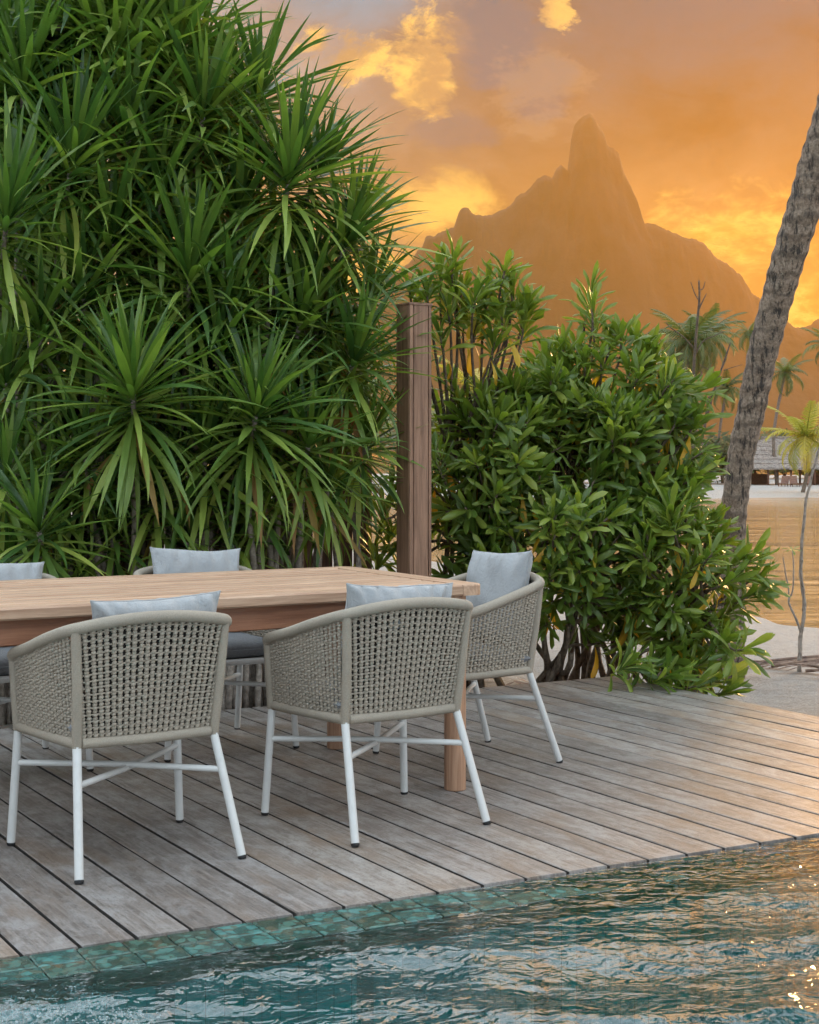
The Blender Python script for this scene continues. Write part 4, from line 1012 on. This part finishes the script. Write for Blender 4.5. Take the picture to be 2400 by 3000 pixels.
# ------------------------------------------------------------------ hut, far bushes, sapling, bare stalks, dead fronds
def far_things():
    R_ = random.Random(11)
    c = PX(2330, 1422, 142); c.z = -1.48
    root = tag(empty('thatched_hut', c, -AZ), 'open beach hut with grey thatched roof on the far shore', 'hut')
    hw, hd, ze, zr = 4.9, 3.2, 1.55, 4.35
    hw2 = 6.2
    # layered thatch
    for k in range(7):
        t0, t1 = k/7, (k+1.35)/7
        def ring(t, dz): 
            t = min(t, 1.0); a, b2 = hw2*(1-t)+2.9*t, hd*(1-t)+.15*t; z = ze+(zr-ze)*t+dz; return [(-a, -b2, z), (a, -b2, z), (a, b2, z), (-a, b2, z)]
        lo, hi = ring(t0, .10), ring(t1, -.02); mb = MB(); V = []
        for q, dz in ((lo, -.16), (lo, 0), (hi, 0)):
            for s in range(4):
                A, B = Vector(q[s]), Vector(q[(s+1) % 4])
                for j in range(24):
                    p = A.lerp(B, j/24); p.z += dz+(R_.uniform(-.10, .03) if q is lo else 0); V.append(p)
        n = 96; mb.add(V, [(r*n+i, r*n+(i+1) % n, (r+1)*n+(i+1) % n, (r+1)*n+i) for r in range(2) for i in range(n)])
        mb.build('thatch_layer', M['thatch'], root)
    MB().box((-3.1, -.22, zr-.1), (3.1, .22, zr+.14), .05).build('ridge', M['thatch'], root)
    for x in (-5.2, -3.1, -1.0, 1.1, 3.2, 5.2):
        for y in (-2.6, 2.6):
            MB().tube([(x, y, -.1), (x+R_.uniform(-.05, .05), y, ze+.25)], [.11, .09], 8).build('post', M['hutwood'], root, True)
    MB().box((-4.8, 1.5, -.1), (-2.2, 1.9, 1.0), .02).build('counter', M['hutwood'], root)
    MB().box((1.4, 1.0, -.1), (3.0, 1.5, .95), .02).build('counter', M['hutwood'], root)
    MB().box((-5.4, -2.7, ze-.02), (5.4, -2.5, ze+.14), .02).build('beam', M['hutwood'], root)
    # tables and chairs under the roof
    def lounge(x, d, label):
        b = PX(x, 1424, d); b.z = -1.5; t = tag(empty('beach_lounger', b, -AZ+R_.uniform(-.5, .5)), label, 'lounger', 'brown loungers before the hut')
        MB().box((-.33, -.9, .28), (.33, .5, .36), .02).build('seat', M['hutwood'], t)
        MB().prism([(-.33, -.03), (.33, -.03), (.33, .03), (-.33, .03)], (0, .48, .34), (0, .95, .95)).build('backrest', M['hutwood'], t)
        for sx in (-.28, .28):
            for sy in (-.8, .4): MB().box((sx-.03, sy-.03, -.06), (sx+.03, sy+.03, .275), .005).build('leg', M['hutwood'], t)
    lounge(2296, 134, 'brown lounger left of the other two before the hut'); lounge(2328, 133, 'brown lounger in the middle before the hut'); lounge(2362, 134, 'brown lounger nearest the photo edge before the hut')
    # bushes: shells of leaf blades
    def bush(x, d, h, w, label, seed):
        r2 = random.Random(seed); b = PX(x, 1420, d); b.z = -1.5 if d > 90 else -.35
        t = tag(empty('far_bush', b), label, 'bush', 'bushes on the far shore'); mb = MB()
        lumps = [(Vector((r2.uniform(-.6, .6)*w, r2.uniform(-.5, .5)*w, h*r2.uniform(.35, .72))), h*r2.uniform(.22, .36)) for _ in range(9)]
        for c2, rad in lumps:
            for _ in range(170):
                q = Vector((r2.gauss(0, 1), r2.gauss(0, 1), r2.gauss(0, 1))).normalized(); p = c2+Vector((q.x*rad*1.5, q.y*rad*1.5, q.z*rad))*r2.uniform(.7, 1.08)
                if p.z < 0: continue
                d1 = Vector((r2.gauss(0, 1), r2.gauss(0, 1), r2.gauss(0, 1))).normalized(); d2 = d1.orthogonal().normalized(); l = h*.085*r2.uniform(.6, 1.3)
                mb.add([p-d1*l, p+d2*l*.35, p+d1*l, p-d2*l*.35], [(0, 1, 2, 3)])
        o = mb.build('crown', M['bush'], t); o['kind'] = 'stuff'
        for _ in range(4): MB().tube([(0, 0, -.1), lumps[_][0]*.5, lumps[_][0]], [.07, .05, .02], 5).build('stem', M['twig'], t, True)
    for i, (x, d, h, w, lab) in enumerate([(1985, 150, 4.4, 3.6, 'far olive bush left of the bare stalks'), (2075, 145, 5.2, 3.8, 'far olive bush between the bare stalks and the leaning trunk'), (2125, 160, 4.8, 3.0, 'far olive bush partly behind the leaning trunk'), (2215, 175, 5.6, 3.5, 'far bush behind the left end of the thatched roof'), (2300, 180, 5.8, 4.5, 'far bush behind the middle of the thatched roof'), (2395, 180, 5.6, 4.5, 'far bush behind the right end of the thatched roof'),
                                          (1290, 140, 8.5, 6.0, 'far bushy tree beside the wooden post'), (1430, 150, 8.0, 6.0, 'far bushy tree behind the pale young palm'), (1600, 150, 6.0, 6.0, 'far bush behind the middle of the shrub'), (1800, 150, 5.5, 6.0, 'far bush behind the top of the shrub')]):
        bush(x, d, h, w, lab, 40+i)
    # sapling with a forked stem
    b = PX(2341, 1972, 10.9); b.z -= .02
    t = tag(empty('bare_sapling', b), 'thin bare forked sapling on the sand at the right', 'sapling')
    def stem(pts, r0, r1, nm='stem'):
        P = catmull([PX(x, y, d)-b for x, y, d in pts], 6); n = len(P)-1
        for q in range(1, n): P[q] = P[q]+Vector((mnoise.noise(P[q]*9), mnoise.noise(P[q]*9+Vector((5, 0, 0))), 0))*.008
        return MB().tube(P, [(r0+(r1-r0)*i/n)*(1+.12*math.sin(i*2.1)) for i in range(n+1)], 8).build(nm, M['cane'], t, True)
    stem([(2342, 1980, 10.9), (2344, 1900, 10.9), (2348, 1850, 10.9), (2356, 1780, 10.9), (2347, 1690, 10.9), (2350, 1600, 10.9), (2362, 1480, 10.9), (2380, 1390, 10.9), (2408, 1290, 10.85), (2450, 1150, 10.8), (2475, 1030, 10.8)], .016, .006)
    stem([(2352, 1790, 10.9), (2355, 1735, 10.88), (2348, 1690, 10.88), (2352, 1640, 10.88)], .007, .006, 'branch')
    stem([(2346, 1850, 10.9), (2325, 1795, 10.88), (2311, 1760, 10.88), (2322, 1735, 10.88), (2326, 1690, 10.88), (2321, 1615, 10.88)], .009, .004, 'branch')
    stem([(2312, 1762, 10.88), (2310, 1720, 10.87), (2303, 1680, 10.87), (2294, 1640, 10.87), (2295, 1632, 10.87)], .006, .003, 'branch')
    for j in range(9):
        a = j*2.4; o = link(bpy.data.objects.new('leaf', OVAL[j % 5]), t); p = PX(2321, 1612, 10.88)
        o.matrix_basis = Matrix.Translation(-b) @ leaf_matrix(p, Vector((math.cos(a), math.sin(a), .5-.09*j)), UP, .075, 0)
    # dry stalks standing behind the shrub
    b = PX(2030, 1500, 11.2); b.z = -.5
    t = tag(empty('bare_stalks', b), 'thin dark leafless stalks standing up behind the shrub', 'dead shrub')
    def st2(pts, r0, r1, nm='stalk'):
        P = catmull([PX(x, y, 11.2+k)-b for x, y, k in pts], 6); n = len(P)-1
        MB().tube(P, [r0+(r1-r0)*i/n for i in range(n+1)], 6).build(nm, M['twig'], t, True)
    st2([(2035, 1700, 0), (2033, 1350, 0), (2030, 1150, 0), (2040, 980, 0), (2049, 880, 0), (2048, 822, 0)], .016, .006)
    st2([(2048, 905, 0), (2060, 880, 0), (2070, 860, 0)], .006, .003, 'twig'); st2([(2048, 880, 0), (2036, 860, 0), (2024, 826, 0)], .005, .003, 'twig'); st2([(2049, 850, 0), (2060, 845, 0), (2066, 825, 0)], .005, .003, 'twig')
    st2([(2040, 1650, .1), (2052, 1330, .1), (2085, 1170, .1), (2125, 1050, .1), (2140, 1005, .1)], .014, .005)
    st2([(2034, 1020, 0), (2000, 985, 0), (1965, 960, 0), (1952, 945, 0)], .006, .003, 'twig'); st2([(2036, 1040, 0), (2060, 1000, 0), (2090, 985, 0), (2118, 972, 0)], .006, .003, 'twig')
    st2([(2105, 1098, .1), (2075, 1082, .1), (2048, 1068, .1)], .005, .003, 'twig'); st2([(2050, 1360, .05), (2062, 1250, .05), (2078, 1160, .05)], .009, .004); st2([(2120, 1085, .1), (2150, 1075, .1), (2175, 1068, .1)], .004, .002, 'twig')
    # dead palm fronds round the sapling
    gz = lambda p: float(ground_z(np.array(p.x), np.array(p.y)))
    fl = [(2185, 1945, 11.9, 40, 1.5), (2230, 1962, 11.4, 12, 1.7), (2300, 1958, 11.6, -14, 1.5), (2400, 1990, 10.9, -30, 1.3), (2260, 1990, 10.7, 5, 1.4), (2360, 2005, 10.4, -12, 1.2), (2330, 1945, 12.2, 20, 1.4), (2420, 1965, 11.5, 10, 1.5)]
    words = ['nearest the leaning trunk', 'left of the sapling', 'just behind the sapling', 'right of the sapling', 'in front of the sapling', 'nearest the deck', 'farthest behind the sapling', 'at the right photo edge']
    dm = [frond_mesh('dead_frond', 1.0, 10, M['dryfrond'], 30, .30, .10, 50, 5, 1.6), frond_mesh('dead_frond', 1.0, 6, M['dryfrond'], 30, .26, .16, 51, 3, 2.2)]
    for i, (x, y, d, rz, L) in enumerate(fl):
        p = PX(x, y, d); p.z = gz(p)+.05
        o = link(bpy.data.objects.new('dead_frond', dm[i % 2])); o.location = p; o.scale = (L*.62, L*.75, L*.8); o.rotation_euler = (R(R_.uniform(-14, 14)), R(R_.uniform(-3, 2)), -AZ+R(rz)+(math.pi if i % 3 == 0 else 0))
        tag(o, 'brown dead palm frond lying on the sand, '+words[i], 'palm frond', 'dead fronds on the sand')
    # leaf litter under the hedge
    mb = MB()
    for _ in range(520):
        u, v = R_.uniform(.8, 5.6), 6.86+abs(R_.gauss(0, .45)); z = float(ground_z(np.array(u), np.array(v)))+.012; a = R_.uniform(0, 6.28); l = R_.uniform(.02, .11); w = R_.uniform(.006, .018)
        d = Vector((math.cos(a), math.sin(a), R_.uniform(-.15, .25))); s = Vector((-math.sin(a), math.cos(a), R_.uniform(-.3, .3))); p = Vector((u, v, z))
        mb.add([p-d*l, p+s*w, p+d*l, p-s*w], [(0, 1, 2, 3)])
    tag(mb.build('leaf_litter', M['dryfrond']), 'dry leaf litter on the ground behind the deck', 'leaf litter', kind='stuff')
far_things()

# ------------------------------------------------------------------ haze
def haze():
    x0, x1, y0, y1, z0, z1 = -3100, 3100, -260, 4900, -4.6, 760
    V = [W(x, y, z) for z in (z0, z1) for x, y in ((x0, y0), (x1, y0), (x1, y1), (x0, y1))]
    m = bpy.data.materials.new('haze'); m.use_nodes = True; N = NT(m.node_tree); N.n.clear()
    o = N.new('ShaderNodeOutputMaterial'); v = N.new('ShaderNodeVolumePrincipled')
    N.put(v.inputs['Color'], (0.64, 0.345, 0.065)); N.put(v.inputs['Density'], 0.00015); N.put(v.inputs['Anisotropy'], 0.55)
    N.l.new(v.outputs[0], o.inputs['Volume'])
    tag(MB().add(V, [(3, 2, 1, 0), (4, 5, 6, 7), (0, 1, 5, 4), (1, 2, 6, 5), (2, 3, 7, 6), (3, 0, 4, 7)]).build('haze', m), 'warm evening haze over the lagoon', 'haze', kind='stuff')
haze()
